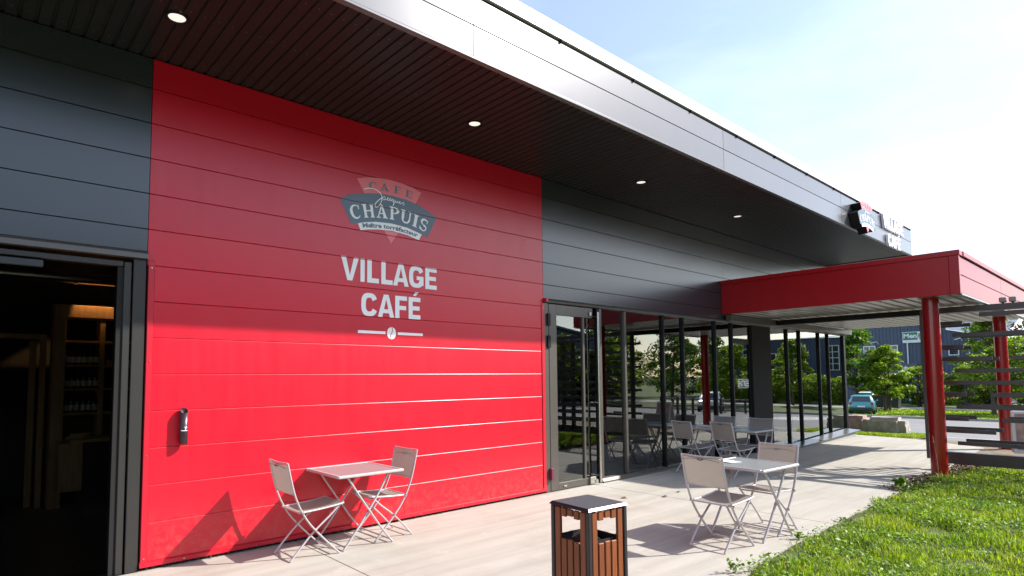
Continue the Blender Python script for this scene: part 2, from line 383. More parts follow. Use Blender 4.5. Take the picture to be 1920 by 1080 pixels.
strip_sheet('road', RX, -90, 70, -.05, m_asph)
strip_sheet('verge', [17.93, 18.6, 19.9], -1.42, 60, -.02, m_ground, ny=20)
b = MB()
for i in range(46):
    y0 = -60 + i * 2.0; b.box(44.8, 44.98, y0 + .01, y0 + 1.99, gz(44.9) - .1, gz(44.9) + .10)
b.build('kerb', m_kerb, kind='structure')
strip_sheet('footway', [60.5, 66], -90, 60, -.06, m_walk)
b = MB()
for y0 in range(-60, 50, 1): pass
b.add([(20.55, -60, gz(20.55) - .046), (20.67, -60, gz(20.67) - .046), (20.67, 40, gz(20.67) - .046), (20.55, 40, gz(20.55) - .046)], [(0, 1, 2, 3)])
b.build('edge_line', m_white, kind='structure')
b = MB()
for k in range(8):
    x0 = 30.5 + k * 1.0
    b.add([(x0, -9, gz(x0) - .045), (x0 + .5, -9, gz(x0 + .5) - .045), (x0 + .5, -6.2, gz(x0 + .5) - .045), (x0, -6.2, gz(x0) - .045)], [(0, 1, 2, 3)])
b.build('zebra_stripes', m_white, kind='structure')

# ------------------------------------------------------------------ the cafe building
ZS = 4.406; YF = -1.84; ZF = 4.386
cafe = thing('cafe_building', 'long red and slate clad cafe with glazed front and deep silver edged overhang', 'building')
jz = [.0746] + [.3928 + .312 * k for k in range(13)] + [4.406]
def panel(x0, x1, z0, z1, m, name='wall_panel', open_top=True):
    g = .0025; ch = .010
    poly = [(0, z0 + .0008), (0, z1 - .0090), (.0015, z1 - .0060), (.0042, z1 - .0026), (.045, z1 - .0026), (.045, z0 + .0008)]
    b = MB(); b.prism(poly, 'x', x0 + g, x1 - g); return b.build(name, m, cafe)
XL, XR = 1.155, 6.062
for k in range(len(jz) - 1):
    z0, z1 = jz[k], jz[k + 1]
    xl = XL if z0 > 2.55 else 1.212
    xr = XR if z0 > 2.5 else 6.018
    panel(xl, xr, z0, z1, m_red)
lower = [2.692] + [z for z in jz if z > 2.75]
for k in range(len(lower) - 1):
    panel(-6, XL, lower[k], lower[k + 1], m_dark)
    panel(XR, 11.17, lower[k], lower[k + 1], m_dark); panel(11.17, 17.72, lower[k], lower[k + 1], m_dark)
b = MB(); b.box(-6, 17.7, .046, .20, 2.70, 4.9); b.box(1.16, 6.06, .046, .20, .03, 2.70); b.build('wall_core', m_blk2, cafe)
# red trims
b = MB(); b.bbox(1.165, 1.212, -.010, .046, .045, 2.615, .003); b.build('corner_flashing', m_redd, cafe)
b = MB(); b.bbox(6.018, 6.075, -.010, .046, .045, 2.62, .003); b.build('corner_flashing', m_redd, cafe)
b = MB(); b.prism([(-.016, .030), (-.016, .064), (.0, .0735), (.044, .0735), (.044, .030)], 'x', 1.16, 6.09); b.build('base_rail', m_redd, cafe)
b = MB(); b.box(1.16, 6.05, .035, .05, -.02, .03); b.build('base_recess', m_blk2, cafe)
b = MB()
for z in (.10, .95, 1.75, 2.55):
    for x in (1.189, 6.046): b.cyl((x, -.010, z), .006, -.004, 8, 'y')
for x in np.arange(1.5, 6, .62): b.cyl((x, -.016, .048), .005, -.004, 8, 'y')
b.build('rivets', m_steel, cafe, kind='stuff')
# left shop opening
b = MB(); b.prism([(-.035, 2.622), (-.028, 2.665), (.0, 2.690), (.045, 2.690), (.045, 2.622)], 'x', -6, 1.158); b.build('opening_header', m_alu, cafe)
fr = MB(); fr.bbox(1.056, 1.150, .004, .06, 0, 2.620, .004); fr.build('door_jamb', m_alul, cafe)
fr = MB(); fr.bbox(.990, 1.044, .020, .048, 0, 2.585, .004); fr.build('door_jamb', m_alul, cafe)
fr = MB(); fr.bbox(-6, .983, .020, .09, 2.545, 2.590, .004); fr.build('door_head', m_alul, cafe)
fr = MB(); fr.box(.945, .989, .035, .16, 0, 2.54); fr.build('door_reveal', m_blk2, cafe)
fr = MB(); fr.box(-6, 1.15, .0, .3, -.10, .004); fr.build('threshold', m_black, cafe)
fr = MB(); fr.box(-6, .943, .055, .060, .02, 2.53); fr.build('shop_window_pane', m_glassL, cafe)
fr = MB(); fr.bbox(.16, .44, -.0, .05, 2.475, 2.528, .006); fr.box(.25, .35, -.003, .0, 2.495, 2.505); fr.build('door_operator', m_plastic, cafe)

# facade glazing -------------------------------------------------------
MUL = [7.311, 7.941, 9.043, 9.682, 10.824, 11.493]
MUL2 = [14.083, 14.782, 15.947, 16.551, 17.679]
HZ = 2.632
b = MB(); b.prism([(-.030, HZ), (-.034, HZ + .028), (-.004, 2.690), (.046, 2.690), (.046, HZ)], 'x', 6.078, 17.73); b.build('glazing_header', m_alu, cafe)
b = MB(); b.prism([(-.055, .0), (-.050, .022), (-.02, .060), (.05, .060), (.05, .0)], 'x', 7.27, 11.46); b.build('sill', m_alu, cafe)
b = MB(); b.prism([(-.02, .0), (-.02, .060), (.05, .060), (.05, .0)], 'x', 13.20, 17.70); b.build('sill', m_alu, cafe)
for x in MUL + MUL2[:-1]:
    b = MB(); w_ = .026 if x < 9 else .020; b.bbox(x - w_, x + w_, -.012, .085 if x < 9 else .060, .060, HZ, .003); b.build('mullion', m_alu if x < 9 else m_black, cafe)
b = MB(); b.bbox(17.60, 17.72, -.012, .12, .060, HZ, .003); b.build('mullion', m_black, cafe)
spans = list(zip(MUL, MUL[1:])) + [(13.18, MUL2[0])] + list(zip(MUL2, MUL2[1:]))
for i, (a, c) in enumerate(spans):
    if i == 5: pass
    b = MB(); b.box(a + .0195, c - .0195, .03, .036, .061, HZ - .001); b.build('window_pane', m_glass, cafe)
# side return of the glazed corner
b = MB(); b.box(17.66, 17.72, .12, 8.0, 0, 4.4); b.build('end_wall', m_dark, cafe)
# tall dark pier beside the entrance
b = MB(); b.bbox(12.299, 13.18, -.020, .14, .002, HZ, .005); b.build('entrance_pier', m_blk2, cafe)
# entrance door with lettering
ed = MB(); ed.box(11.525, 12.296, .040, .046, .10, 2.25); ed = ed.build('entrance_door', m_glass, cafe)
b = MB(); b.box(11.521, 11.575, .02, .07, .01, 2.28); b.box(12.25, 12.298, .02, .07, .01, 2.28); b.box(11.575, 12.25, .02, .07, 2.23, 2.28); b.box(11.575, 12.25, .02, .07, .01, .10)
b.build('door_frame', m_black, ed)
b = MB(); b.box(11.521, 12.298, .02, .09, 2.28, 2.34); b.build('transom', m_black, cafe)
b = MB(); b.box(11.525, 12.296, .030, .036, 2.34, HZ); b.build('window_pane', m_glass, cafe)
# glazed side door at the end of the red wall
b = MB(); b.bbox(6.078, 6.165, .0, .09, .0, HZ, .004); b.build('door_jamb', m_alu, cafe)
b = MB(); b.bbox(7.235, 7.282, .0, .10, .0, HZ, .003); b.build('door_jamb', m_black, cafe)
sdoor = MB(); sdoor.box(6.325, 6.895, .018, .024, .105, 2.47); sdoor = sdoor.build('side_door', m_glass, cafe)
b = MB(); b.bbox(6.168, 6.325, -.006, .05, .012, 2.62, .003); b.build('hinge_stile', m_alu, sdoor)
b = MB(); b.bbox(6.895, 6.935, -.006, .05, .105, 2.47, .003); b.build('lock_stile', m_alu, sdoor)
b = MB(); b.bbox(6.325, 7.13, -.006, .05, 2.47, 2.62, .003); b.build('top_rail', m_alu, sdoor)
b = MB(); b.bbox(6.325, 6.985, -.006, .05, .012, .105, .003); b.build('bottom_rail', m_alu, sdoor)
b = MB(); b.box(6.937, 7.232, .026, .032, .03, 2.47); b.build('side_pane', m_glass, sdoor)
b = MB(); b.tube([(7.175, -.075, .03), (7.175, -.075, 2.56)], .020, 14)
for z in (.12, 1.2, 2.5): b.tube([(7.175, -.075, z), (7.175, .02, z)], .009, 8)
b.build('pull_bar', m_steel, sdoor)
for z in (2.00, 2.31): b = MB(); b.bbox(6.125, 6.185, -.028, -.001, z, z + .17, .004); b.build('hinge', m_black, sdoor)
b = MB(); b.bbox(6.135, 6.185, -.05, -.001, .17, .33, .004); b.build('floor_latch', m_plum, sdoor)
b = MB(); b.bbox(7.04, 7.08, -.03, -.007, 2.50, 2.56, .004); b.build('lock_plate', m_steel, sdoor)
b = MB(); b.bbox(6.98, 7.10, -.045, .0, .02, .12, .006); b.cyl((7.11, -.06, .05), .03, .05, 12, 'y'); b.build('floor_bolt', m_steel, sdoor)
b = MB(); b.bbox(6.42, 6.48, -.02, -.007, .045, .065, .002); b.build('door_stop', m_steel, sdoor)
o = MB().cyl((6.09, -.055, 2.665), .026, .06, 16, 'y').build('red_door_buffer', m_redd); tag(o, 'small round red buffer on the wall just above the glazed side door', 'door buffer')
# wedge plinth at the foot of the far glazing
b = MB()
b.add([(13.4, -.27, 0), (17.30, -.30, 0), (17.30, -.021, 0), (13.4, -.021, 0), (13.4, -.27, .006), (17.30, -.30, .150), (17.30, -.021, .165), (13.4, -.021, .010)],
      [(0, 1, 5, 4), (1, 2, 6, 5), (2, 3, 7, 6), (3, 0, 4, 7), (4, 5, 6, 7), (3, 2, 1, 0)])
b.build('plinth', m_kerb, cafe)
b = MB(); b.add([(13.3, -.31, .010), (17.48, -.36, .168), (17.48, -.022, .190), (13.3, -.022, .020), (13.3, -.31, .004), (17.48, -.36, .150), (17.48, -.022, .170), (13.3, -.022, .012)],
      [(0, 1, 2, 3), (0, 4, 5, 1), (1, 5, 6, 2), (7, 6, 5, 4), (3, 2, 6, 7), (0, 3, 7, 4)]); b.build('plinth_cap', m_fasc, cafe)

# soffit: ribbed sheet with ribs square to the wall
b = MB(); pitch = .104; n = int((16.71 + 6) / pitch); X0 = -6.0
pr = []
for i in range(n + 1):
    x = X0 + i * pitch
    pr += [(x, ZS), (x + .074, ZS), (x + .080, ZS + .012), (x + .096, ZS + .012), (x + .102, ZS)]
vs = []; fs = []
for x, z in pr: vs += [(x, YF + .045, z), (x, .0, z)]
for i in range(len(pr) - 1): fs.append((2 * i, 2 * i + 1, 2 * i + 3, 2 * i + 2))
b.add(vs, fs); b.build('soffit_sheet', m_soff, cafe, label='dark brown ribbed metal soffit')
b = MB(); b.box(-6, 16.5, YF + .05, .3, ZS + .03, ZS + .10); b.build('roof_deck', m_blk2, cafe)
b = MB()
for i in range(n):
    x = X0 + i * pitch + .037
    for y in (-.15, -.93, -1.60):
        b.add([(x - .006, y - .006, ZS - .003), (x + .006, y - .006, ZS - .003), (x + .006, y + .006, ZS - .003), (x - .006, y + .006, ZS - .003), (x - .006, y - .006, ZS + .002), (x + .006, y - .006, ZS + .002), (x + .006, y + .006, ZS + .002), (x - .006, y + .006, ZS + .002)],
              [(3, 2, 1, 0), (0, 1, 5, 4), (1, 2, 6, 5), (2, 3, 7, 6), (3, 0, 4, 7)])
b.build('soffit_screws', m_alu, cafe, kind='stuff')
# fascia
vx = [-6, -1.1, 3.28, 7.751, 12.189, 16.70]
for i in range(len(vx) - 1):
    a, c = vx[i] + .004, vx[i + 1] - .004
    for z0, z1 in ((ZF + .030, 4.701), (4.701, 4.975)):
        b = MB(); b.prism([(YF, z0 + .002), (YF, z1 - .010), (YF + .008, z1 - .002), (YF + .045, z1 - .002), (YF + .045, z0 + .002)], 'x', a, c); b.build('fascia_panel', m_fasc, cafe)
b = MB(); b.prism([(YF - .012, ZF), (YF - .012, ZF + .018), (YF - .002, ZF + .030), (YF + .045, ZF + .030), (YF + .045, ZF)], 'x', -6, 16.705); b.build('drip_edge', m_fasc, cafe)
b = MB(); b.box(-6, 16.69, YF + .02, YF + .05, 4.970, 5.02); b.build('shadow_gap', m_blk2, cafe)
b = MB(); b.prism([(YF - .026, 4.992), (YF - .026, 5.130), (YF + .4, 5.150), (YF + .4, 5.0), (YF - .016, 4.992)], 'x', -6, 16.745); b.build('parapet_cap', m_cap, cafe)
b = MB()
for x in np.arange(-5.5, 16.5, 1.24): b.box(x, x + .02, YF - .025, YF + .02, 4.965, 4.992)
b.build('cap_clips', m_blk2, cafe, kind='stuff')
b = MB(); b.box(16.700, 16.745, YF, .3, ZF, 4.990); b.build('end_fascia', m_fasc, cafe)
b = MB(); b.box(-6, 17.7, YF + .4, 9, 4.85, 5.0); b.build('flat_roof', m_dkgrey, cafe)
# downlights
dl = thing('downlight', 'x', 'downlight', (1.15, -.79, ZS), 0, 'round downlights in a row along the dark soffit')
b = MB(); seg = 40
ring = []
for r, z in ((.088, -.004), (.088, -.010), (.070, -.014), (.062, -.008), (.062, .004)):
    ring.append([(r * math.cos(2 * PI * k / seg), r * math.sin(2 * PI * k / seg), z) for k in range(seg)])
vs = sum(ring, []); fs = []
for i in range(len(ring) - 1):
    for k in range(seg): fs.append((i * seg + k, i * seg + (k + 1) % seg, (i + 1) * seg + (k + 1) % seg, (i + 1) * seg + k))
b.add(vs, fs); b.build('trim_ring', m_black, dl)
MB().cyl((0, 0, -.006), .0625, .003, 40).build('diffuser', m_lamp, dl)
labs = ['round white downlight in the soffit above the slate panels and shop opening at far left',
        'round white downlight in the soffit above the wall logo, second along the row',
        'round white downlight in the soffit over the glazed side door, third along the row',
        'smallest and farthest round downlight, in the soffit near the red canopy']
dl['label'] = labs[0]
for (x, y), l in zip([(4.168, -.79), (7.302, -.809), (10.203, -.823)], labs[1:]): dup(dl, (x, y, ZS), 0, l)

# interiors ------------------------------------------------------------
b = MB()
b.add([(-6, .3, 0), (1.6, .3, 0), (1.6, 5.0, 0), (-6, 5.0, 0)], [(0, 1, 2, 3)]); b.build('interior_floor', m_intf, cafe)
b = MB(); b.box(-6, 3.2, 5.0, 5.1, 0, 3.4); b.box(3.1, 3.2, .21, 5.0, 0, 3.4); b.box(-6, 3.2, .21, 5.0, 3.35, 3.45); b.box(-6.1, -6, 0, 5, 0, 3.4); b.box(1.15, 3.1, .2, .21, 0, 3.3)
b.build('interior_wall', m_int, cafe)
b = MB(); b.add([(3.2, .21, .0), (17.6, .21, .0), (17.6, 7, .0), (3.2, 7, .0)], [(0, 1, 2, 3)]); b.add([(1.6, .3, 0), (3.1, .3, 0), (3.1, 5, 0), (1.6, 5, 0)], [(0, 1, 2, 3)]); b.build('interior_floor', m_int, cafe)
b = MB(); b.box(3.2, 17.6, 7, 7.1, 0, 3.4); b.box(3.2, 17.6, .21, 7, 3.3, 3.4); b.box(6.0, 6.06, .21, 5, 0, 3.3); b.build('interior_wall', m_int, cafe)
# bookcase with bottles seen through the opening
Y = 3.5
bc = thing('pine_bookcase', 'knotty pine shelving unit with bottles inside the dark shop opening', 'shelving', (0, 0, 0))
def pb(nm, *a, **k): q = MB(); q.bbox(*a, .004); return q.build(nm, m_pine, bc, **k)
pb('side_post', .841, .973, Y, Y + .34, 0, 2.40); pb('top_board', .841, 2.3, Y, Y + .34, 2.40, 2.56)
pb('side_post', 2.17, 2.30, Y, Y + .34, 0, 2.40); pb('divider', 1.34, 1.40, Y + .03, Y + .34, 0, 2.40)
for z in (2.075, 1.765, 1.46, 1.15, .80):
    pb('shelf', .973, 1.34, Y + .02, Y + .32, z, z + .030); pb('shelf', 1.40, 2.17, Y + .02, Y + .32, z, z + .030)
q = MB(); q.box(.85, 2.29, Y + .341, Y + .36, 0, 2.5); q.build('back_board', m_blk2, bc)
def bottle_mesh():
    q = MB(); prof = [(.0, .028), (.13, .030), (.165, .024), (.19, .011), (.235, .010), (.236, .013), (.245, .013)]
    q.tube([(0, 0, z) for z, r in prof], [r for z, r in prof], 10); me = q.mesh('bottle', m_bottle)
    q = MB(); q.tube([(0, 0, .03), (0, 0, .10)], .0312, 10); return me, q.mesh('bottle_label', m_label)
bme, lme = bottle_mesh()
shn = {1.795: 'second shelf', 1.49: 'third shelf', 1.18: 'fourth shelf'}
for z in (1.795, 1.49, 1.18):
    for k in range(6):
        t = thing('wine_bottle', '%s dark labelled bottle from the left on the %s of the pine shelving' % (('first', 'second', 'third', 'fourth', 'fifth', 'sixth')[k], shn[z]), 'bottle', (1.00 + k * .062, Y + .06, z), 0, 'bottles on the %s of the pine shelving' % shn[z])
        obj('glass_body', bme, t); obj('paper_label', lme, t)
for k, x in enumerate((1.46, 1.56, 1.66)):
    q = MB(); q.bbox(x - .035, x + .035, Y + .03, Y + .10, 1.795, 1.86, .004); tag(q.build('pastry_box', m_pine), ['left', 'middle', 'right'][k] + ' one of three small brown boxes on the right bay of the pine shelving', 'box', 'small boxes on the pine shelving')
ct = thing('shop_counter', 'low dark counter with a pine edge in front of the pine shelving', 'counter', (0, 0, 0))
q = MB(); q.bbox(.98, 2.3, 2.75, 3.3, .86, .895, .004); q.build('worktop', m_pine, ct)
q = MB(); q.bbox(.87, 1.10, 2.78, 3.2, .30, .86, .004); q.build('end_panel', m_pine, ct)
q = MB(); q.bbox(1.10, 2.3, 2.80, 3.2, .0, .86, .004); q.build('front_panel', m_black, ct)
q = MB(); q.tube([(1.10 + .12 * math.cos(a), 3.0 + .09 * math.sin(a), .9) for a in np.linspace(0, 2 * PI, 16)], .03, 6); q.cyl((1.10, 3.0, .895), .11, .06, 16); tag(q.build('wicker_basket', m_pine), 'round wicker basket on the shop counter', 'basket')
dr = thing('inner_doorway', 'pine framed inner doorway beside the shelving in the dark shop', 'doorway', (0, 0, 0))
for a in ((-.6, .79, Y + .2, Y + .30, 2.12, 2.18), (.73, .79, Y + .2, Y + .30, 0, 2.12), (.63, .70, Y + .35, Y + .40, 0, 2.10)): q = MB(); q.bbox(*a, .004); q.build('frame_board', m_pine, dr)
q = MB(); q.tube([(-6, 3.2, 2.86), (3.0, 3.2, 2.87)], .07, 12)
for x in np.arange(-5, 3, .5): q.tube([(x, 3.2, 2.865), (x + .03, 3.2, 2.865)], .08, 12)
tag(q.build('ventilation_duct', m_steel), 'round metal duct under the ceiling inside the dark shop', 'duct')
ls = bpy.data.lights.new('shelf_lamp', 'SPOT'); ls.energy = 110; ls.color = (1, .55, .2); ls.spot_size = 1.1; ls.shadow_soft_size = .03
lo = bpy.data.objects.new('shelf_lamp', ls); C.objects.link(lo); lo.location = (1.32, 3.22, 2.95); lo.rotation_euler = (math.radians(38), 0, 0)
# cafe interior behind the tinted glass
sh = thing('display_shelf', 'dark open shelf unit with white pots behind the first glass panes', 'shelving', (0, 0, 0))
for z in (1.05, 1.44, 1.85):
    q = MB(); q.bbox(9.1, 11.6, 1.4, 1.7, z - .03, z, .004); q.build('shelf_board', m_black, sh)
for x in (9.1, 10.35, 11.55): q = MB(); q.bbox(x, x + .05, 1.4, 1.7, 0, 2.0, .004); q.build('upright', m_black, sh)
for k, (x, h) in enumerate([(9.52, .16), (9.74, .12), (10.0, .14), (10.9, .10), (11.1, .12), (11.3, .1)]):
    q = MB(); q.tube([(x, 1.52, 1.44), (x, 1.52, 1.44 + h * .8), (x, 1.52, 1.44 + h)], [.06, .065, .05], 14)
    tag(q.build('white_pot', m_paper), ['tall white pot at the left end of the shelf behind the glass', 'short white pot second along the shelf behind the glass', 'white pot third along the shelf behind the glass', 'lowest white pot of the right hand trio behind the glass', 'middle white pot of the right hand trio behind the glass', 'white pot at the right end of the shelf behind the glass'][k], 'pot', 'white pots on the shelf behind the glass')
for (x0, x1, z0, z1, l) in ((7.46, 7.62, 1.80, 2.05, 'upper'), (7.62, 7.78, 1.80, 1.94, 'lower')):
    q = MB(); q.box(x0 + .0, x1 - .002, .040, .042, z0, z1); tag(q.build('window_notice', mat('pale_cyan_card_' + l, (.35, .62, .66), rough=.6)), ('taller' if l == 'upper' else 'shorter') + ' pale cyan notice of the pair stuck inside the glass beside the side door', 'notice')
q = MB(); q.box(7.45, 7.80, .040, .042, 1.05, 1.14); tag(q.build('window_notice', mat('pale_card', (.55, .60, .58), rough=.6)), 'wide pale notice stuck low inside the glass beside the side door', 'notice')

# ------------------------------------------------------------------ red canopy
can = thing('entrance_canopy', 'flat red entrance canopy on round red columns', 'canopy', (11.1, 0, 0))
def cb(nm, m, x0, x1, y0, y1, z0, z1, bev=.004): q = MB(); q.bbox(x0 - 11.1, x1 - 11.1, y0, y1, z0, z1, bev); return q.build(nm, m, can)
YC = -3.729
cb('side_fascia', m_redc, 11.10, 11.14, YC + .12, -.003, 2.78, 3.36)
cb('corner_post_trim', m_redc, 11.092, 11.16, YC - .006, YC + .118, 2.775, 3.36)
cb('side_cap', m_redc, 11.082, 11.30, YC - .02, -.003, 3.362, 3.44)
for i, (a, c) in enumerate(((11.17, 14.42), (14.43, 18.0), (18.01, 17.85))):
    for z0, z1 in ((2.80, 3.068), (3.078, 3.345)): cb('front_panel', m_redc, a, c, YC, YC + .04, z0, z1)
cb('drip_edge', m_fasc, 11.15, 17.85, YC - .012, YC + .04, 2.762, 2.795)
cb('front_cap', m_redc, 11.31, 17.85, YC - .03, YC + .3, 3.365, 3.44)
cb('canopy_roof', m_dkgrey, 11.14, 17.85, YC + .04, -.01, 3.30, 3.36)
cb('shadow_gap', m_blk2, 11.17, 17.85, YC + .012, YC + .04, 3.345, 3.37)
m_csoff = mat('canopy_soffit_metal', (.34, .31, .26), rough=.30, metal=.5, spec=.6, var=.06, vscale=2)
q = MB(); pr = []; y = YC + .06
while y < -.06:
    pr += [(y, 2.80), (y + .10, 2.80), (y + .112, 2.84), (y + .15, 2.84), (y + .162, 2.80)]; y += .19
vs = []; fs = []
for y, z in pr: vs += [(.05, y, z), (6.74, y, z)]
for i in range(len(pr) - 1): fs.append((2 * i, 2 * i + 1, 2 * i + 3, 2 * i + 2))
q.add(vs, fs); q.build('canopy_soffit', m_csoff, can, label='ribbed silver metal underside')
cb('cross_beam', m_black, 13.22, 13.36, YC - 2.4, -.02, 2.67, 2.775)
cb('wall_beam', m_alu, 11.2, 17.86, -.14, -.036, 2.655, 2.775)
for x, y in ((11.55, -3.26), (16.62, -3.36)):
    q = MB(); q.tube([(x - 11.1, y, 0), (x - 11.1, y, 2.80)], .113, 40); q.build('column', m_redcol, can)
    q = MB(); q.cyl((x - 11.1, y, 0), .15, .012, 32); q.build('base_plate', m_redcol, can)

# ------------------------------------------------------------------ slatted screen
XA, XB = 12.22, 12.811
scr = thing('slatted_screen', 'dark brown slatted privacy screen of staggered boards beside the red columns', 'screen', (12.5, -3.2, 0))
def sb(nm, x0, x1, y0, y1, z0, z1, bev=.003): q = MB(); q.bbox(x0 - 12.5, x1 - 12.5, y0 + 3.2, y1 + 3.2, z0, z1, bev); return q.build(nm, m_slat, scr)
sb('post', 12.34, 12.44, -2.99, -2.92, .17, 2.60)
for py in (-4.86, -5.20, -7.3): sb('post', 12.34, 12.44, py - .07, py, .17, 2.60)
sb('base_beam', 12.34, 12.48, -8.2, -3.12, .11, .30)
sb('top_beam', 12.34, 12.46, -8.2, -2.93, 2.605, 2.70)
zs = [2.42 - .1955 * k for k in range(11)]
seg = {0: [(-3.53, -2.99)], 1: [(-8.2, -3.39)], 2: [(-3.53, -2.99), (-8.2, -4.3)], 3: [(-3.88, -2.99), (-8.2, -4.1)], 4: [(-8.2, -3.40)], 5: [(-8.2, -2.99)], 6: [(-3.53, -2.99), (-8.2, -3.83)],
       7: [(-8.2, -3.39)], 8: [(-3.54, -2.99), (-8.2, -3.95)], 9: [(-3.87, -2.99), (-8.2, -4.4)], 10: [(-8.2, -3.38)]}
for k, z in enumerate(zs):
    for (a, c) in seg[k]:
        for x in (XA, XB): sb('slat', x - .013, x + .013, a, c, z - .031, z + .031)
sb('slat', XA - .02, XA + .02, -8.2, -3.75, 2.50, 2.57)
for i, y in enumerate((-4.02, -4.14)):
    t = thing('spotlight', ('left' if i == 0 else 'right') + ' hand grey floodlight of the pair clipped on top of the slatted screen', 'floodlight', (12.45, y, 2.70), 0, 'grey floodlights on the slatted screen')
    q = MB(); q.bbox(-.05, .05, -.045, .045, .02, .10, .01); q.build('lamp_housing', m_kerb, t)
    q = MB(); q.bbox(-.015, .015, -.015, .015, -.0, .02, .002); q.build('bracket', m_black, t)

# ------------------------------------------------------------------ lettering
def glyph(ch, w, h, t):
    P = []
    def r(x0, x1, y0, y1): P.append([(x0, y0), (x1, y0), (x1, y1), (x0, y1)])
    if ch == 'I': r(0, w, 0, h)
    elif ch == 'L': r(0, t, 0, h); r(t, w, 0, t * .92)
    elif ch in 'EÉ': r(0, t, 0, h); r(t, w, 0, t * .88); r(t, w, h - t * .88, h); r(t, w * .93, h * .5 - t * .42, h * .5 + t * .42)
    elif ch == 'F': r(0, t, 0, h); r(t, w, h - t * .88, h); r(t, w * .92, h * .47 - t * .42, h * .47 + t * .42)
    elif ch == 'V': P.append([(0, h), (w / 2 - t * .52, 0), (w / 2, 0), (w / 2, h * .22), (t * 1.05, h)]); P.append([(w, h), (w - t * 1.05, h), (w / 2, h * .22), (w / 2, 0), (w / 2 + t * .52, 0)])
    elif ch == 'A':
        P.append([(0, 0), (t * 1.02, 0), (w / 2, h * .80), (w / 2, h), (w / 2 - t * .55, h)]); P.append([(w, 0), (w / 2 + t * .55, h), (w / 2, h), (w / 2, h * .80), (w - t * 1.02, 0)])
        P.append([(w * .26, h * .18), (w * .74, h * .18), (w * .68, h * .35), (w * .32, h * .35)])
    elif ch in 'CG':
        def pt(a, i):
            rx, ry = w / 2 - i, h / 2 - i * .9; c, s = math.cos(a), math.sin(a); e = .72
            return (w / 2 + rx * math.copysign(abs(c) ** e, c), h / 2 + ry * math.copysign(abs(s) ** e, s))
        a0 = .42; n = 26; an = [a0 + (2 * PI - 2 * a0 - (0 if ch == 'C' else -.0)) * k / n for k in range(n + 1)]
        for k in range(n): P.append([pt(an[k], 0), pt(an[k + 1], 0), pt(an[k + 1], t), pt(an[k], t)])
        if ch == 'G': r(w * .52, w, h * .36, h * .53); r(w - t, w, h * .12, h * .36)
    if ch == 'É': P.append([(w * .38, h * 1.07), (w * .60, h * 1.07), (w * .86, h * 1.25), (w * .55, h * 1.25)])
    return P
GROOVES = [3.5128, 3.2008, 2.8888, 2.5768, 2.2648]
def flat_mesh(polys, name, m, parent, y, mapf=None, thick=.0, cut=True):
    """polygons in (x,z) -> sheet just off the wall at depth y; split where panel joints pass"""
    bm = bmesh.new()
    for p in polys:
        q = [mapf(*c) if mapf else c for c in p]; yj = y - .00012 * (len(bm.faces) % 5)
        try: bm.faces.new([bm.verts.new((a, yj, c)) for a, c in q])
        except ValueError: pass
    if cut:
        for g in GROOVES:
            for z in (g - .0015, g - .0085):
                bmesh.ops.bisect_plane(bm, geom=bm.verts[:] + bm.edges[:] + bm.faces[:], plane_co=(0, 0, z), plane_no=(0, 0, 1))
            dead = [f for f in bm.faces if g - .0085 < f.calc_center_median().z < g - .0015]
            bmesh.ops.delete(bm, geom=dead, context='FACES')
    for f in bm.faces:
        f.normal_update()
        if f.normal.y > 0: f.normal_flip()
    if thick: 
        r = bmesh.ops.extrude_face_region(bm, geom=bm.faces[:])
        for v in r['geom']:
            if isinstance(v, bmesh.types.BMVert): v.co.y += thick
    me = bpy.data.meshes.new(name); bm.to_mesh(me); bm.free(); me.materials.append(m)
    return obj(name, me, parent)
def text_polys(s, size=1., bold=.0, align='LEFT', xs=1.):
    cu = bpy.data.curves.new('t', 'FONT'); cu.body = s; cu.size = size; cu.offset = bold; cu.align_x = align; cu.resolution_u = 3
    o = bpy.data.objects.new('t', cu); C.objects.link(o); bpy.context.view_layer.update()
    me = bpy.data.meshes.new_from_object(o.evaluated_get(bpy.context.evaluated_depsgraph_get()))
    P = [[(me.vertices[i].co.x * xs, me.vertices[i].co.y) for i in f.vertices] for f in me.polygons]
    bpy.data.objects.remove(o); bpy.data.curves.remove(cu); bpy.data.meshes.remove(me); return P
def fit(P, x0, x1):
    a = min(c[0] for p in P for c in p); b = max(c[0] for p in P for c in p)
    return [[(x0 + (c[0] - a) * (x1 - x0) / (b - a), c[1]) for c in p] for p in P]
def arc(R, cx, z0): return lambda u, v: (cx + (R + v) * math.sin(u / R), z0 - R + (R + v) * math.cos(u / R))

LG = [('cafe', m_pink, [(3.152, 3.765), (3.289, 3.807), (3.43, 3.829), (3.575, 3.836), (3.724, 3.831), (3.877, 3.810), (4.001, 3.775), (3.961, 3.705), (3.919, 3.625), (3.805, 3.648), (3.624, 3.658), (3.431, 3.648), (3.336, 3.635), (3.244, 3.613)]),
      ('blue', m_navy, [(2.947, 3.507), (3.065, 3.567), (3.244, 3.62), (3.431, 3.652), (3.6, 3.661), (3.805, 3.650), (3.982, 3.611), (4.225, 3.515), (4.153, 3.381), (4.088, 3.250), (4.003, 3.277), (3.826, 3.325), (3.6, 3.342), (3.385, 3.322), (3.246, 3.293), (3.085, 3.25)]),
      ('white', m_wlet, [(3.165, 3.270), (3.246, 3.296), (3.385, 3.324), (3.590, 3.338), (3.800, 3.324), (4.003, 3.277), (3.966, 3.201), (3.806, 3.236), (3.600, 3.254), (3.433, 3.244), (3.293, 3.222), (3.197, 3.199)]),
      ('tri', m_pink, [(3.495, 3.245), (3.680, 3.245), (3.587, 3.107)])]
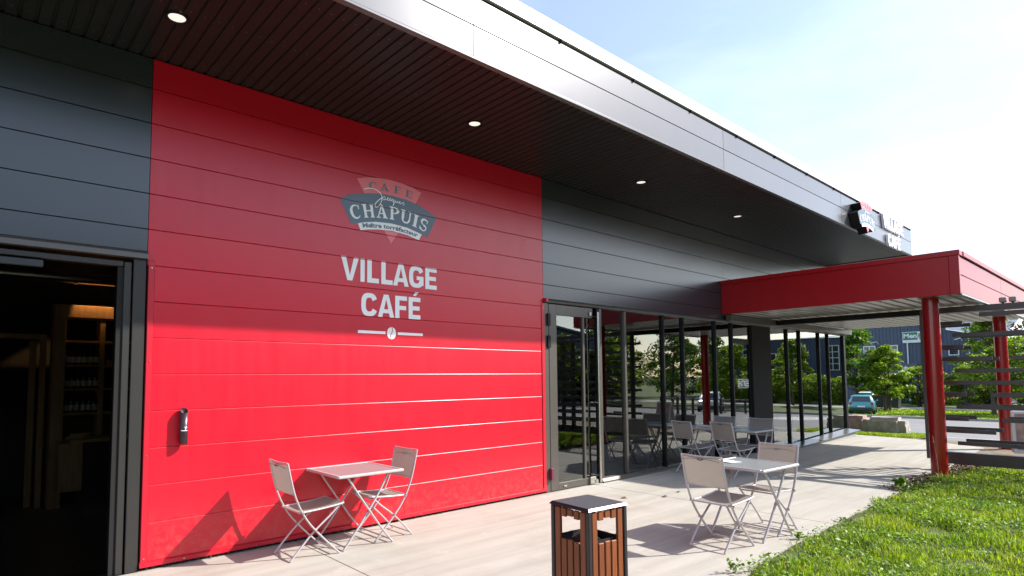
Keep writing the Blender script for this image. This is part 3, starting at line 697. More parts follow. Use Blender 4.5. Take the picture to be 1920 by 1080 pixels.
def fan(poly):  # top half / bottom half quads for thin curved shapes
    n = len(poly); h = n // 2; top = poly[:h]; bot = poly[h:][::-1]
    return [[top[i], top[i + 1], bot[min(i + 1, len(bot) - 1)], bot[min(i, len(bot) - 1)]] for i in range(h - 1)]
SER = {  # serif capitals in a 1 x 1 box, strokes as polygons
 'H': [[(.05, 0), (.40, 0), (.40, .07), (.05, .07)], [(.60, 0), (.95, 0), (.95, .07), (.60, .07)], [(.05, .93), (.40, .93), (.40, 1), (.05, 1)], [(.60, .93), (.95, .93), (.95, 1), (.60, 1)], [(.12, .07), (.33, .07), (.33, .93), (.12, .93)], [(.67, .07), (.88, .07), (.88, .93), (.67, .93)], [(.33, .46), (.67, .46), (.67, .55), (.33, .55)]],
 'I': [[(.05, 0), (.95, 0), (.95, .07), (.05, .07)], [(.05, .93), (.95, .93), (.95, 1), (.05, 1)], [(.24, .07), (.76, .07), (.76, .93), (.24, .93)]],
 'A': [[(0, 0), (.36, 0), (.36, .07), (0, .07)], [(.56, 0), (1, 0), (1, .07), (.56, .07)], [(.10, .07), (.20, .07), (.52, .86), (.46, 1)], [(.62, .07), (.90, .07), (.56, 1), (.44, 1)], [(.24, .30), (.70, .30), (.68, .38), (.27, .38)]],
 'P': [[(.02, 0), (.48, 0), (.48, .07), (.02, .07)], [(.02, .93), (.5, .93), (.5, 1), (.02, 1)], [(.13, .07), (.38, .07), (.38, .93), (.13, .93)]],
 'U': [[(.0, .93), (.40, .93), (.40, 1), (.0, 1)], [(.64, .93), (1, .93), (1, 1), (.64, 1)], [(.09, .30), (.32, .30), (.32, .93), (.09, .93)], [(.76, .30), (.88, .30), (.88, .93), (.76, .93)]],
 'F': [[(.02, 0), (.55, 0), (.55, .08), (.02, .08)], [(.02, .92), (.95, .92), (.95, 1), (.02, 1)], [(.14, .08), (.42, .08), (.42, .92), (.14, .92)], [(.85, .72), (.95, .72), (.95, .92), (.88, .92)], [(.42, .46), (.72, .46), (.72, .54), (.42, .54)]],
 'E': [[(.02, 0), (.95, 0), (.95, .08), (.02, .08)], [(.02, .92), (.95, .92), (.95, 1), (.02, 1)], [(.14, .08), (.42, .08), (.42, .92), (.14, .92)], [(.85, .72), (.95, .72), (.95, .92), (.88, .92)], [(.85, .28), (.95, .28), (.95, .08), (.88, .08)], [(.42, .46), (.72, .46), (.72, .54), (.42, .54)]],
 'C': [], 'S': []}
def ringp(cx, cy, rx, ry, a0, a1, t0, t1, n=16):
    P = []
    for k in range(n):
        f0, f1 = k / n, (k + 1) / n; A, B = a0 + (a1 - a0) * f0, a0 + (a1 - a0) * f1
        T0 = t0 + (t1 - t0) * math.sin(PI * f0); T1 = t0 + (t1 - t0) * math.sin(PI * f1)
        P.append([(cx + rx * math.cos(A), cy + ry * math.sin(A)), (cx + rx * math.cos(B), cy + ry * math.sin(B)), (cx + (rx - T1) * math.cos(B), cy + (ry - T1 * .7) * math.sin(B)), (cx + (rx - T0) * math.cos(A), cy + (ry - T0 * .7) * math.sin(A))])
    return P
SER['C'] = ringp(.5, .5, .5, .52, .75, 2 * PI - .65, .06, .26) + [[(.80, .66), (.90, .66), (.90, .98), (.84, .98)]]
SER['P'] += ringp(.44, .73, .52, .27, PI / 2, -PI / 2, .07, .26, 12) + [[(.38, .46), (.46, .46), (.46, .54), (.38, .54)], [(.38, .93), (.46, .93), (.46, 1), (.38, 1)]]
SER['U'] += ringp(.485, .34, .395, .36, PI, 2 * PI, .16, .16, 12)
SER['S'] = ringp(.5, .74, .42, .28, .35, 1.5 * PI, .07, .24, 12) + ringp(.5, .26, .44, .28, .5 * PI, -PI + .35, .24, .12, 12) + [[(.78, .70), (.88, .70), (.88, .98), (.82, .98)], [(.08, .02), (.14, .02), (.18, .32), (.08, .32)]]
def logo(parent, tr, y0, step, cut, full=True):
    """tr maps wall (x,z) to the target plane"""
    T = lambda f: (lambda u, v: tr(*f(u, v)))
    for i, (nm, m, poly) in enumerate(LG):
        ps = fan(poly) if nm != 'tri' else [poly]
        flat_mesh([[tr(*c) for c in p] for p in ps], {'cafe': 'red_band', 'blue': 'blue_shield', 'white': 'white_ribbon', 'tri': 'red_point'}[nm], m, parent, y0 - step * (1 if nm != 'white' else 2), None, 0, cut)
    a = arc(1.47, 3.587, 3.385); P = []
    for ch, u0, u1 in (('C', -.50, -.375), ('H', -.355, -.205), ('A', -.190, -.045), ('P', -.025, .105), ('U', .118, .262), ('I', .277, .352), ('S', .372, .485)):
        for q in SER[ch]: P.append([(u0 + c[0] * (u1 - u0), c[1] * .150) for c in q])
    flat_mesh(P, 'letters_chapuis', m_wlet, parent, y0 - step * 3, T(a), 0, cut)
    a = arc(1.45, 3.590, 3.700); P = []
    for ch, u0, u1 in (('C', -.285, -.185), ('A', -.145, -.035), ('F', .030, .120), ('E', .180, .275)):
        for q in SER[ch]: P.append([(u0 + c[0] * (u1 - u0), c[1] * .085) for c in q])
    flat_mesh(P, 'letters_cafe', m_navy, parent, y0 - step * 3, T(a), 0, cut)
    if full:
        a = arc(1.75, 3.585, 3.270)
        flat_mesh(fit(text_polys('Maître torréfacteur', .068, .0022), -.362, .362), 'letters_maitre', m_navy, parent, y0 - step * 3, T(a), 0, cut)
    J = [(3.239, 3.665), (3.29, 3.684), (3.336, 3.692), (3.393, 3.685), (3.44, 3.662), (3.461, 3.628), (3.46, 3.582), (3.445, 3.537), (3.412, 3.497), (3.384, 3.487), (3.370, 3.506), (3.389, 3.543), (3.431, 3.584), (3.469, 3.613)]
    W_ = [(3.498, 3.630), (3.478, 3.622), (3.472, 3.600), (3.488, 3.588), (3.503, 3.600), (3.500, 3.630), (3.504, 3.598), (3.520, 3.596), (3.550, 3.628), (3.534, 3.622), (3.530, 3.602), (3.546, 3.594), (3.580, 3.624), (3.564, 3.618), (3.562, 3.600), (3.576, 3.594), (3.606, 3.622), (3.594, 3.616), (3.592, 3.600), (3.606, 3.592), (3.622, 3.620), (3.614, 3.575), (3.606, 3.545), (3.620, 3.570), (3.640, 3.612), (3.642, 3.590), (3.656, 3.592), (3.668, 3.612), (3.670, 3.590), (3.686, 3.594), (3.706, 3.606), (3.696, 3.614), (3.688, 3.594), (3.704, 3.584), (3.736, 3.602), (3.748, 3.612), (3.758, 3.588), (3.740, 3.576)]
    P = []
    for path, t in ((J, .0048), (W_, .0034)):
        for (ax, az), (bx, bz) in zip(path, path[1:]):
            d = Vector((bx - ax, bz - az)); n_ = Vector((-d.y, d.x)).normalized() * t; e = d.normalized() * t * .6
            P.append([(ax - e.x + n_.x, az - e.y + n_.y), (ax - e.x - n_.x, az - e.y - n_.y), (bx + e.x - n_.x, bz + e.y - n_.y), (bx + e.x + n_.x, bz + e.y + n_.y)])
    flat_mesh([[tr(*c) for c in p] for p in P], 'script_jacques', m_wlet, parent, y0 - step * 4, None, 0, cut)
def words(parent, tr, y, m, th=0., cut=True):
    P = []
    for ch, x0, x1 in (('V', 2.968, 3.180), ('I', 3.200, 3.252), ('L', 3.283, 3.430), ('L', 3.460, 3.608), ('A', 3.612, 3.822), ('G', 3.828, 4.030), ('E', 4.056, 4.222)):
        for q in glyph(ch, x1 - x0, .255, .056): P.append([tr(x0 + a, 2.636 + b_) for a, b_ in q])
    for ch, x0, x1 in (('C', 3.212, 3.410), ('A', 3.418, 3.630), ('F', 3.642, 3.800), ('É', 3.822, 3.986)):
        for q in glyph(ch, x1 - x0, .253, .056): P.append([tr(x0 + a, 2.267 + b_) for a, b_ in q])
    return flat_mesh(P, 'letters_village_cafe', m, parent, y, None, th, cut)
ident = lambda x, z: (x, z)
ws = thing('wall_logo_sign', 'large printed coffee roaster logo on the red wall above the words VILLAGE CAFÉ', 'logo', (0, 0, 0))
logo(ws, ident, -.0005, .0012, True)
wl = thing('wall_lettering', 'big white VILLAGE CAFÉ lettering with a coffee bean line on the red wall', 'lettering', (0, 0, 0))
words(wl, ident, -.0018, m_wlet)
P = [[(3.174, 2.078), (3.517, 2.078), (3.517, 2.108), (3.174, 2.108)], [(3.677, 2.077), (4.02, 2.077), (4.02, 2.106), (3.677, 2.106)]]
flat_mesh(P, 'underline', m_wlet, wl, -.0018)
P = []
for sgn in (-1, 1):
    L_ = []
    for k in range(13):
        z = -1 + 2 * k / 12; xo = .058 * math.sqrt(max(0, 1 - z * z)) * sgn; xi = .012 * math.sin(z * PI) + .005 * sgn
        L_.append(((3.595 + xi, 2.092 + z * .070), (3.595 + xo, 2.092 + z * .070)))
    for k in range(12):
        P.append([L_[k][0], L_[k][1], L_[k + 1][1], L_[k + 1][0]])
flat_mesh(P, 'coffee_bean', m_wlet, wl, -.0018)

# sign box and letters on the roof edge
sbx = thing('roof_logo_sign', 'projecting black sided logo sign box on the silver roof edge', 'sign', (0, 0, 0))
trs = lambda x, z: (13.05 + (x - 3.587) * .82, 4.61 + (z - 3.47) * .82)
def outline(poly, y0, y1, nm, m, k=1.):
    n = len(poly); pp = [trs(*c) for c in poly]; q = MB()
    q.add([(x, y0, z) for x, z in pp] + [(x, y1, z) for x, z in pp], [(i, (i + 1) % n, (i + 1) % n + n, i + n) for i in range(n)] + [tuple(range(n)), tuple(range(2 * n - 1, n - 1, -1))])
    return q.build(nm, m, sbx)
yb = YF - .17
outline(LG[0][2], YF - .006, yb, 'box_body', m_black); outline(LG[1][2], YF - .006, yb + .001, 'box_body', m_black); outline(LG[2][2], YF - .006, yb - .001, 'box_body', m_black); outline(LG[3][2], YF - .006, yb + .002, 'box_body', m_black)
logo(sbx, trs, yb - .001, .002, False, False)
rl = thing('roof_lettering', 'raised white VILLAGE CAFÉ letters on the silver roof edge near its far end', 'lettering', (0, 0, 0))
trl = lambda x, z: (14.50 + (x - 2.968) * 1.12, 4.70 + (z - 2.636) * 1.05 + (.03 if z < 2.6 else 0))
words(rl, trl, YF - .055, m_wlet, .05, False)
# ENTREE on the door
en = thing('door_lettering', 'white ENTRÉE wording between two lines on the entrance door glass', 'lettering', (0, 0, 0))
flat_mesh([[(a, b_ + 1.37) for a, b_ in p] for p in fit(text_polys('ENTRÉE', .165, .007), 11.74, 12.21)], 'letters', m_wlet, en, .036, None, 0, False)
flat_mesh([[(11.75, 1.505), (12.20, 1.505), (12.20, 1.517), (11.75, 1.517)], [(11.75, 1.335), (12.20, 1.335), (12.20, 1.347), (11.75, 1.347)]], 'rules', m_wlet, en, .036, None, 0, False)

# wall ashtray
ash = thing('wall_ashtray', 'slim dark tubular ashtray fixed on the red wall', 'ashtray', (1.462, -.052, 1.03))
q = MB(); seg = 20; vs = []; fs = []
for i, (z, r) in enumerate(((0, .030), (.004, .033), (.30, .033))):
    for k in range(seg):
        a = 2 * PI * k / seg; zz = z + (.045 * (math.sin(a) * .5 + .5) - .03 if i == 2 else 0); vs.append((r * math.cos(a), r * math.sin(a), zz))
for k in range(seg):
    a = 2 * PI * k / seg; vs.append((.028 * math.cos(a), .028 * math.sin(a), .30 + .045 * (math.sin(a) * .5 + .5) - .03))
for k in range(seg): vs.append((.028 * math.cos(2 * PI * k / seg), .028 * math.sin(2 * PI * k / seg), .22))
for i in range(4):
    for k in range(seg): fs.append((i * seg + k, i * seg + (k + 1) % seg, (i + 1) * seg + (k + 1) % seg, (i + 1) * seg + k))
q.add(vs, fs, True); q.add(vs[:seg], [tuple(range(seg - 1, -1, -1))]); q.add(vs[-seg:], [tuple(range(seg))])
m_ash = mat('aubergine_metal', (.055, .030, .040), rough=.32, metal=.5, spec=.6); q.build('tube', m_ash, ash)
q = MB(); q.bbox(-.012, .012, .03, .052, .05, .07, .002); q.bbox(-.012, .012, .03, .052, .22, .24, .002); q.build('bracket', m_black, ash)
q = MB()
pts = [(-.026, -.0225, .120), (-.010, -.0325, .118), (.012, -.032, .118), (.022, -.026, .119)]
q.tube(pts, .0032, 5); q.tube([(.006, -.0335, .12), (.004, -.034, .142), (.012, -.032, .155), (.018, -.029, .145), (.012, -.032, .136)], .0030, 5)
q.tube([(-.004, -.0340, .146), (.002, -.0344, .152)], .0025, 5)
q.build('smoke_emblem', m_wlet, ash)

# ------------------------------------------------------------------ folding furniture
def curve(pts, n=14):
    """Catmull-Rom"""
    P = [Vector(p) for p in pts]; P = [P[0] * 2 - P[1]] + P + [P[-1] * 2 - P[-2]]; out_ = []
    m_ = len(P) - 3
    for i in range(m_):
        for k in range(max(2, n // m_)):
            t = k / max(2, n // m_); a, b_, c, d = P[i:i + 4]
            out_.append(.5 * ((2 * b_) + (c - a) * t + (2 * a - 5 * b_ + 4 * c - d) * t * t + (3 * b_ - a - 3 * c + d) * t ** 3))
    out_.append(P[-2]); return out_
def make_chair():
    t = thing('folding_chair', 'x', 'chair')
    for s in (-1, 1):
        y = .205 * s
        q = MB(); q.tube(curve([(-.270, y, .856), (-.235, y, .70), (-.198, y, .565), (-.145, y, .44), (-.075, y, .325), (.0, y, .236), (.10, y, .13), (.225, y, .006)], 28), .0125, 8, ry=.008); q.build('back_leg_frame', m_frame, t)
        y2 = .178 * s
        q = MB(); q.tube(curve([(.225, y2, .420), (.14, y2, .345), (.0, y2, .236), (-.11, y2, .13), (-.225, y2, .006)], 20), .0115, 8, ry=.008); q.build('cross_leg', m_frame, t)
        q = MB(); q.tube(curve([(-.150, .19 * s, .412), (0, .19 * s, .418), (.18, .19 * s, .432), (.272, .19 * s, .446)], 9), .011, 8, ry=.008); q.build('seat_rail', m_frame, t)
        q = MB(); q.cyl((0, .175 * s, .236), .010, .044 * s, 8, 'y'); q.cyl((-.128, .175 * s, .41), .012, .048 * s, 8, 'y'); q.build('pivot', m_steel, t)
    for pts, r in (([(-.268, -.2, .852), (-.272, 0, .846), (-.268, .2, .852)], .0085), ([(-.201, -.2, .575), (-.201, .2, .575)], .007),
                   ([(.272, -.19, .446), (.276, 0, .440), (.272, .19, .446)], .009), ([(-.15, -.19, .412), (-.15, .19, .412)], .008),
                   ([(-.195, -.178, .035), (-.195, .178, .035)], .0075), ([(.19, -.205, .040), (.19, .205, .040)], .0075), ([(.21, -.178, .408), (.21, .178, .408)], .0075)):
        q = MB(); q.tube(pts, r, 8); q.build('cross_bar', m_frame, t)
    # fabric
    def sheet(fn, nu, nv, nm):
        vs = [fn(i / (nu - 1), j / (nv - 1)) for i in range(nu) for j in range(nv)]
        fs = [(i * nv + j, i * nv + j + 1, (i + 1) * nv + j + 1, (i + 1) * nv + j) for i in range(nu - 1) for j in range(nv - 1)]
        q = MB(); q.add(vs, fs, True); return q.build(nm, m_tex, t)
    sheet(lambda u, v: (-.266 + .066 * u + .012 * math.sin(PI * v) * -1, -.197 + .394 * v, .838 - .262 * u), 5, 9, 'back_fabric')
    sheet(lambda u, v: (-.148 + .418 * u, -.186 + .372 * v, .414 + .034 * u * u - .022 * math.sin(PI * u) * math.sin(PI * v)), 9, 7, 'seat_fabric')
    q = MB()
    q.tube([(-.283, -.19, .812), (-.292, -.10, .826), (-.296, 0, .830), (-.292, .10, .826), (-.283, .19, .812)], .0022, 5)
    q.tube([(-.290, -.03, .824), (-.292, .0, .816), (-.290, .03, .824)], .005, 5); q.build('fabric_hem', m_plastic, t)
    return t
def make_table():
    t = thing('folding_table', 'x', 'table'); H = .699; w_ = .351
    for s in (-1, 1):
        q = MB(); q.bbox(-w_, w_, s * w_ - (.030 if s > 0 else 0), s * w_ + (.030 if s < 0 else 0), H - .026, H, .006); q.build('edge_rail', m_frame, t)
        q = MB(); q.bbox(s * w_ - (.030 if s > 0 else 0), s * w_ + (.030 if s < 0 else 0), -w_ + .0305, w_ - .0305, H - .026, H, .006); q.build('edge_rail', m_frame, t)
        y = .300 * s
        q = MB(); q.tube(curve([(-.235, y, .670), (-.12, y, .50), (.0, y, .330), (.13, y, .15), (.250, y, .006)], 16), .013, 8, ry=.009); q.build('leg', m_frame, t)
        y = .270 * s
        q = MB(); q.tube(curve([(.215, y, .665), (.12, y, .50), (.0, y, .330), (-.13, y, .16), (-.258, y, .006)], 16), .013, 8, ry=.009); q.build('leg', m_frame, t)
    q = MB(); q.box(-w_ + .030, w_ - .030, -w_ + .030, w_ - .030, H - .016, H - .004); q.build('tabletop', m_top, t)
    for x, y, z in ((-.235, .3, .665), (.215, .27, .660), (.235, .3, .03), (-.235, .27, .03)): q = MB(); q.tube([(x, -y, z), (x, y, z)], .009, 8); q.build('cross_bar', m_frame, t)
    for s in (-1, 1): q = MB(); q.tube([(0, .26 * s, .33), (0, .305 * s, .33)], .011, 8); q.build('pivot', m_steel, t)
    return t
tb = make_table(); ch = make_chair()
tb.location = (2.955, -.352, 0); tb.rotation_euler = (0, 0, 0); tb['label'] = 'small folding cafe table against the red wall, nothing on it'; tb['group'] = 'small folding cafe tables'
T3 = (6.03, -2.85); a3 = -.062
dup(tb, (*T3, 0), a3, 'sunlit folding cafe table with a white card, nearest the lawn')
TA = (9.86, -.99); TB_ = (9.84, -.315)
dup(tb, (*TA, 0), -.05, 'shaded folding cafe table with a white card, nearer of the two before the glass')
dup(tb, (*TB_, 0), .0, 'folding cafe table with a white card, tight against the glass front behind another table')
G = 'folding cafe chairs'
ch['group'] = G
ch.location = (2.418, -.44, 0); ch['label'] = 'folding chair left of the table against the red wall, facing right'
dup(ch, (3.275, -.37, 0), PI + .0, 'folding chair right of the table against the red wall, facing left')
dup(ch, (5.395, -2.865, 0), -.06, 'folding chair with its back to the viewer, left of the sunlit table nearest the lawn')
dup(ch, (6.325, -2.905, 0), PI - .05, 'folding chair right of the sunlit table nearest the lawn, facing the viewer')
dup(ch, (9.10, -.47, 0), -.22, 'leftmost of the folding chairs before the glass front, back to the viewer')
dup(ch, (9.28, -1.06, 0), -.22, 'folding chair before the glass front with its back to the viewer, beside the leftmost one')
dup(ch, (10.12, -.36, 0), PI, 'shaded folding chair behind the tables nearest the glass, mostly hidden by another chair')
dup(ch, (10.06, -1.05, 0), PI + .02, 'shaded folding chair at the right end of the tables before the glass front')
for (x, y, r, l) in ((6.01, -2.66, -.30, 'white card lying on the sunlit table nearest the lawn'), (10.02, -.75, .2, 'white card on the nearer table before the glass front'), (9.93, -.22, .1, 'white card on the table tight against the glass front')):
    q = MB(); q.box(-.07, .07, -.10, .10, 0, .004); o = q.build('menu_card', m_paper); o.location = (x, y, .6995); o.rotation_euler = (0, 0, r); tag(o, l, 'menu card', 'white menu cards on the tables')

# ------------------------------------------------------------------ litter bin
bn = thing('litter_bin', 'square litter bin with brown wooden slats and a dark speckled lid', 'litter bin', (3.066, -3.214, 0), math.radians(-5.2))
h = .158
for sx in (-1, 1):
    for sy in (-1, 1):
        q = MB(); q.bbox(sx * h - .014, sx * h + .014, sy * h - .014, sy * h + .014, 0, .762, .004); q.build('corner_post', m_bin, bn)
def slat_box(side, u0, u1, z0, z1, notch=None):
    """slat on one side; side 0:-x 1:-y 2:+x 3:+y"""
    R = Matrix.Rotation([PI, -PI / 2, 0, PI / 2][side], 4, 'Z')
    q = MB(); q.bbox(h - .009, h + .009, u0, u1, z0, z1, .003, R); return q.build('slat', m_wood, bn)
sw = .0440; gap = .0125
for side in range(4):
    for k in range(5):
        u0 = -.1365 + k * (sw + gap) ; u1 = u0 + sw
        if k in (0, 4): slat_box(side, u0, u1, .05, .755)
        else:
            dip = .012 if k == 2 else (.0 if k == 1 else .0)
            slat_box(side, u0, u1, .05, .568 - (0 if k == 2 else .004)); slat_box(side, u0, u1, .712 - (.0 if k == 2 else .010), .755)
q = MB(); q.bbox(-.176, .176, -.176, .176, .764, .768, .001); q.build('lid_plate', m_bin, bn)
q = MB(); poly = [(-.176, .768), (-.178, .773), (-.163, .782), (.163, .782), (.178, .773), (.176, .768)]
bm = bmesh.new(); bmesh.ops.create_cube(bm, size=1)
for v in bm.verts: v.co = Vector((v.co.x * (.356 if v.co.z < 0 else .332), v.co.y * (.356 if v.co.z < 0 else .332), .769 if v.co.z < 0 else .7835))
q.bm(bm); q.build('lid_edge', m_liddge, bn)
q = MB(); q.box(-.164, .164, -.164, .164, .7836, .7850); q.build('lid_top', m_lid, bn)
q = MB()
for sx in (-1, 1): q.box(sx * .135 - .003, sx * .135 + .003, -.138, .138, .05, .575); q.box(-.132, .132, sx * .135 - .003, sx * .135 + .003, .05, .575)
q.build('inner_liner', m_blk2, bn)
q = MB(); n = 14; vs = [(0.02, .03, .60)] + [(.10 * math.cos(2 * PI * k / n) * (1 + .2 * random.random()), .10 * math.sin(2 * PI * k / n) * (1 + .2 * random.random()), .50 + .05 * random.random()) for k in range(n)]
q.add(vs, [(0, 1 + k, 1 + (k + 1) % n) for k in range(n)]); tag(q.build('bin_bag', mat('black_film', (.02, .02, .022), rough=.7)), 'black bag bunched up inside the slatted litter bin', 'bin bag')
for o in [o for o in bpy.data.objects if o.name.startswith('bin_bag')]: o.location = (3.07, -3.21, 0)

# ------------------------------------------------------------------ grass and weeds
def in_lawn(n):
    X = rng.uniform(2.6, 13.6, n); Y_ = rng.uniform(-6.6, -3.0, n)
    ey = np.array([edge_y(x) for x in X]) + .05 * np.sin(X * 5.3) + .04 * np.sin(X * 13.1 + 1) + .03 * np.sin(X * 29)
    d = ey - Y_; keep = d > 0
    # thin ragged edge
    keep &= (rng.uniform(0, 1, n) < np.clip(.25 + d / .35, 0, 1))
    # keep what the place shows: nearer camera side is dense
    keep &= ~((X < 4.0) & (Y_ < -5.0))
    return X[keep], Y_[keep], d[keep]
def lz(x, y): return .005 + .025 * noise.noise(Vector((x * 1.7, y * 1.7, 0))) + .0125 * noise.noise(Vector((x * 6, y * 6, 0)))
X, Y_, D = in_lawn(170000); n = len(X)
pn = np.array([noise.noise(Vector((x * 2.3, y * 2.3, 5))) for x, y in zip(X, Y_)])
hgt = (.020 + .062 * rng.random(n) ** 1.6) * np.clip(1 + 1.5 * pn, .25, 2.2) * np.clip(.5 + D / .5, .5, 1)
Z0 = np.array([lz(x, y) for x, y in zip(X, Y_)])
az = rng.uniform(0, 2 * PI, n); lean = rng.uniform(.1, .9, n); wv = rng.uniform(.0022, .0050, n)
dx, dy = np.cos(az), np.sin(az); px, py = -dy, dx
b0 = np.stack([X, Y_, Z0 - .005], 1); wd = np.stack([px, py, np.zeros(n)], 1) * wv[:, None]
mid = b0 + np.stack([dx * lean * hgt * .35, dy * lean * hgt * .35, hgt * .65], 1)
tip = b0 + np.stack([dx * lean * hgt, dy * lean * hgt, hgt * (1 - .25 * lean)], 1)
V = np.stack([b0 - wd, b0 + wd, mid + wd * .8, mid - wd * .8, tip + wd * .15, tip - wd * .15], 1).reshape(-1, 3)
i6 = (np.arange(n) * 6)[:, None]; F = np.concatenate([i6 + np.array([[0, 1, 2, 3]]), i6 + np.array([[3, 2, 4, 5]])])
g = obj('lawn_grass', npmesh('lawn_grass', V, F, m_grass), kind='stuff'); g['label'] = 'rough green lawn grass beside the concrete terrace'
m_dry = leafmat('straw_blades', (.34, .28, .11), island=.3, trans=.3)
sel = rng.random(n) < (.035 + .10 * (pn < -.25)); V2 = V.reshape(n, 6, 3)[sel].reshape(-1, 3); i6 = (np.arange(sel.sum()) * 6)[:, None]
V2[:, 2] += .006
g = obj('dry_grass', npmesh('dry_grass', V2 + rng.normal(size=3) * .01, np.concatenate([i6 + np.array([[0, 1, 2, 3]]), i6 + np.array([[3, 2, 4, 5]])]), m_dry), kind='stuff'); g['label'] = 'dry straw coloured blades scattered through the lawn'
# broadleaf weeds in patches, thicker along the edge
X, Y_, D = in_lawn(70000)
pn = np.array([noise.noise(Vector((x * 1.3, y * 1.3, 11))) + .45 * noise.noise(Vector((x * 5, y * 5, 2))) for x, y in zip(X, Y_)])
k = (pn > .0) | ((D < .45) & (pn > -.2)); X, Y_, D = X[k], Y_[k], D[k]
Z0 = np.array([lz(x, y) for x, y in zip(X, Y_)])
P = np.stack([X, Y_, Z0 + .012 + .075 * rng.random(len(X)) * np.clip(.4 + 2 * pn[k], .3, 1.3)], 1)
v, f = leaves(P, .036, flat=1.0, aspect=.5, jit=.6)
g = obj('lawn_weeds', npmesh('lawn_weeds', v, f, m_weed), kind='stuff'); g['label'] = 'broad leaved weeds growing through the lawn edge'
# litter along wall foot and edge
P = []
for k in range(900):
    x = random.uniform(1.2, 6.0); P.append((x, random.gauss(.0, .014) + .012, .004 + random.random() * .018))
v, f = leaves(np.array(P), .018, flat=.6)
g = obj('moss_and_litter', npmesh('moss_and_litter', v, f, m_litter), kind='stuff'); g['label'] = 'dry moss and leaf crumbs along the foot of the red wall'
P = []
for k in range(2600):
    x = random.uniform(9.6, 13.3); P.append((x, edge_y(x) + random.gauss(-.06, .12), .008 + random.random() * .03))
v, f = leaves(np.array(P), .045, flat=1.0, aspect=.6)
g = obj('dead_leaves', npmesh('dead_leaves', v, f, m_litter), kind='stuff'); g['label'] = 'brown dead leaves gathered at the terrace edge by the red column'
for (x, y, ll) in ((6.55, -.93, 'nearest the side door'), (7.0, -1.25, 'in the middle of the three'), (7.42, -1.2, 'farthest from the side door')):
    v, f = leaves(np.array([(x, y, .008), (x + .03, y + .01, .010)]), .075, flat=4); o = obj('fallen_leaf', npmesh('fallen_leaf', v, f, m_litter)); tag(o, 'dark dry leaf on the concrete before the glass, ' + ll, 'leaf', 'dry leaves on the concrete')

def sprig(x, y, hh, nm, label, cat='weed', nst=5, sz=.035):
    t = thing(nm, label, cat, (x, y, 0)); q = MB(); P = []
    for s in range(nst):
        a = random.uniform(0, 2 * PI); l = hh * random.uniform(.6, 1); ex, ey = math.cos(a) * l * .55, math.sin(a) * l * .55
        pts = [(0, 0, 0), (ex * .4, ey * .4, l * .6), (ex, ey, l)]; q.tube(pts, [.0022, .0018, .001], 5)
        for k in range(9): f_ = random.uniform(.25, 1); P.append((ex * f_ ** 1.5 + random.gauss(0, .012), ey * f_ ** 1.5 + random.gauss(0, .012), l * f_ + random.gauss(0, .01)))
    q.build('stem', m_weed, t); v, f = leaves(np.array(P), sz, flat=.8, aspect=.6); obj('foliage', npmesh('foliage', v, f, m_weed), t)
sprig(4.74, -3.33, .13, 'seedling_weed', 'young leafy weed standing at the tip of the lawn nearest the viewer')
sprig(6.15, -3.27, .10, 'creeping_weed', 'small creeping weed spilling from the lawn onto the concrete')
sprig(9.95, -3.13, .17, 'broadleaf_weed', 'bright yellow green broad leaved weed at the lawn edge left of the red column', nst=7, sz=.09)
t = thing('grass_stalk', 'single tall dry grass stalk before the foot of the nearer red column', 'grass stalk', (11.1, -3.34, 0))
q = MB(); q.tube([(0, 0, 0), (-.03, 0, .3), (-.09, .02, .58)], [.004, .003, .002], 5); q.tube([(-.09, .02, .56), (-.12, .02, .66)], [.009, .003], 5); q.build('stalk', mat('straw', (.45, .35, .16), rough=.8), t)

# ------------------------------------------------------------------ trees and bushes
def tree(name, label, x, y, z, H, R, base, leafm, nclump=60, nleaf=90, ls=.16, cz=None, sq=1., cat='tree', group=None, stems=1, lean=(0, 0), layer=.35, top=.75):
    t = thing(name, label, cat, (x, y, z), 0, group)
    q = MB(); ends = []
    for s in range(stems):
        sx, sy = (random.gauss(0, .15), random.gauss(0, .15)) if stems > 1 else (0, 0)
        tipx, tipy = lean[0] + random.gauss(0, .1) * R, lean[1] + random.gauss(0, .1) * R
        q.tube([(sx, sy, -.1), (sx + .3 * tipx, sy + .3 * tipy, H * .35), (tipx, tipy, H * .92)], [H * .018 / stems ** .4 + .02, H * .012 / stems ** .4 + .015, .012], 8)
    q.build('trunk', m_bark, t)
    P = []; q = MB()
    for c in range(nclump):
        fz = (c + random.random()) / nclump; zz = base + (H - base) * fz
        prof = math.sin(PI * min(1, fz * (1 - .0) * .86 + .14)) ** .7 if top > .6 else 1
        rr = R * (1 - fz ** 2.2 * top) * (.55 + .45 * min(1, fz * 5)) * random.uniform(.35, 1.08); a = random.uniform(0, 2 * PI)
        cx, cy = rr * math.cos(a) + lean[0] * fz, rr * math.sin(a) * sq + lean[1] * fz
        q.tube([(lean[0] * fz * .6, lean[1] * fz * .6, max(.3, zz - R * .35)), (cx * .6, cy * .6, zz - R * .1), (cx, cy, zz)], [.03, .018, .008], 5)
        cr_ = R * random.uniform(.16, .34); m_ = nleaf
        d = rng.normal(size=(m_, 3)); d /= np.linalg.norm(d, axis=1)[:, None]; d *= cr_ * rng.random(m_)[:, None] ** .45; d[:, 2] *= layer + .15
        d[:, 2] -= .25 * (d[:, 0] ** 2 + d[:, 1] ** 2) / max(cr_, .01)
        P.append(d + np.array([cx, cy, zz]))
    q.build('limbs', m_bark, t)
    v, f = leaves(np.concatenate(P), ls, flat=.7, aspect=.6)
    obj('crown', npmesh('crown', v, f, leafm), t); return t
GT = 'trees planted along the verge across the road'; Zf = -1.35
tree('maple_tree', 'tall dark green tree just past the glass corner of the cafe', 57.5, 12.2, Zf, 6.8, 2.5, 2.1, m_l2, 95, 110, .24, group=GT)
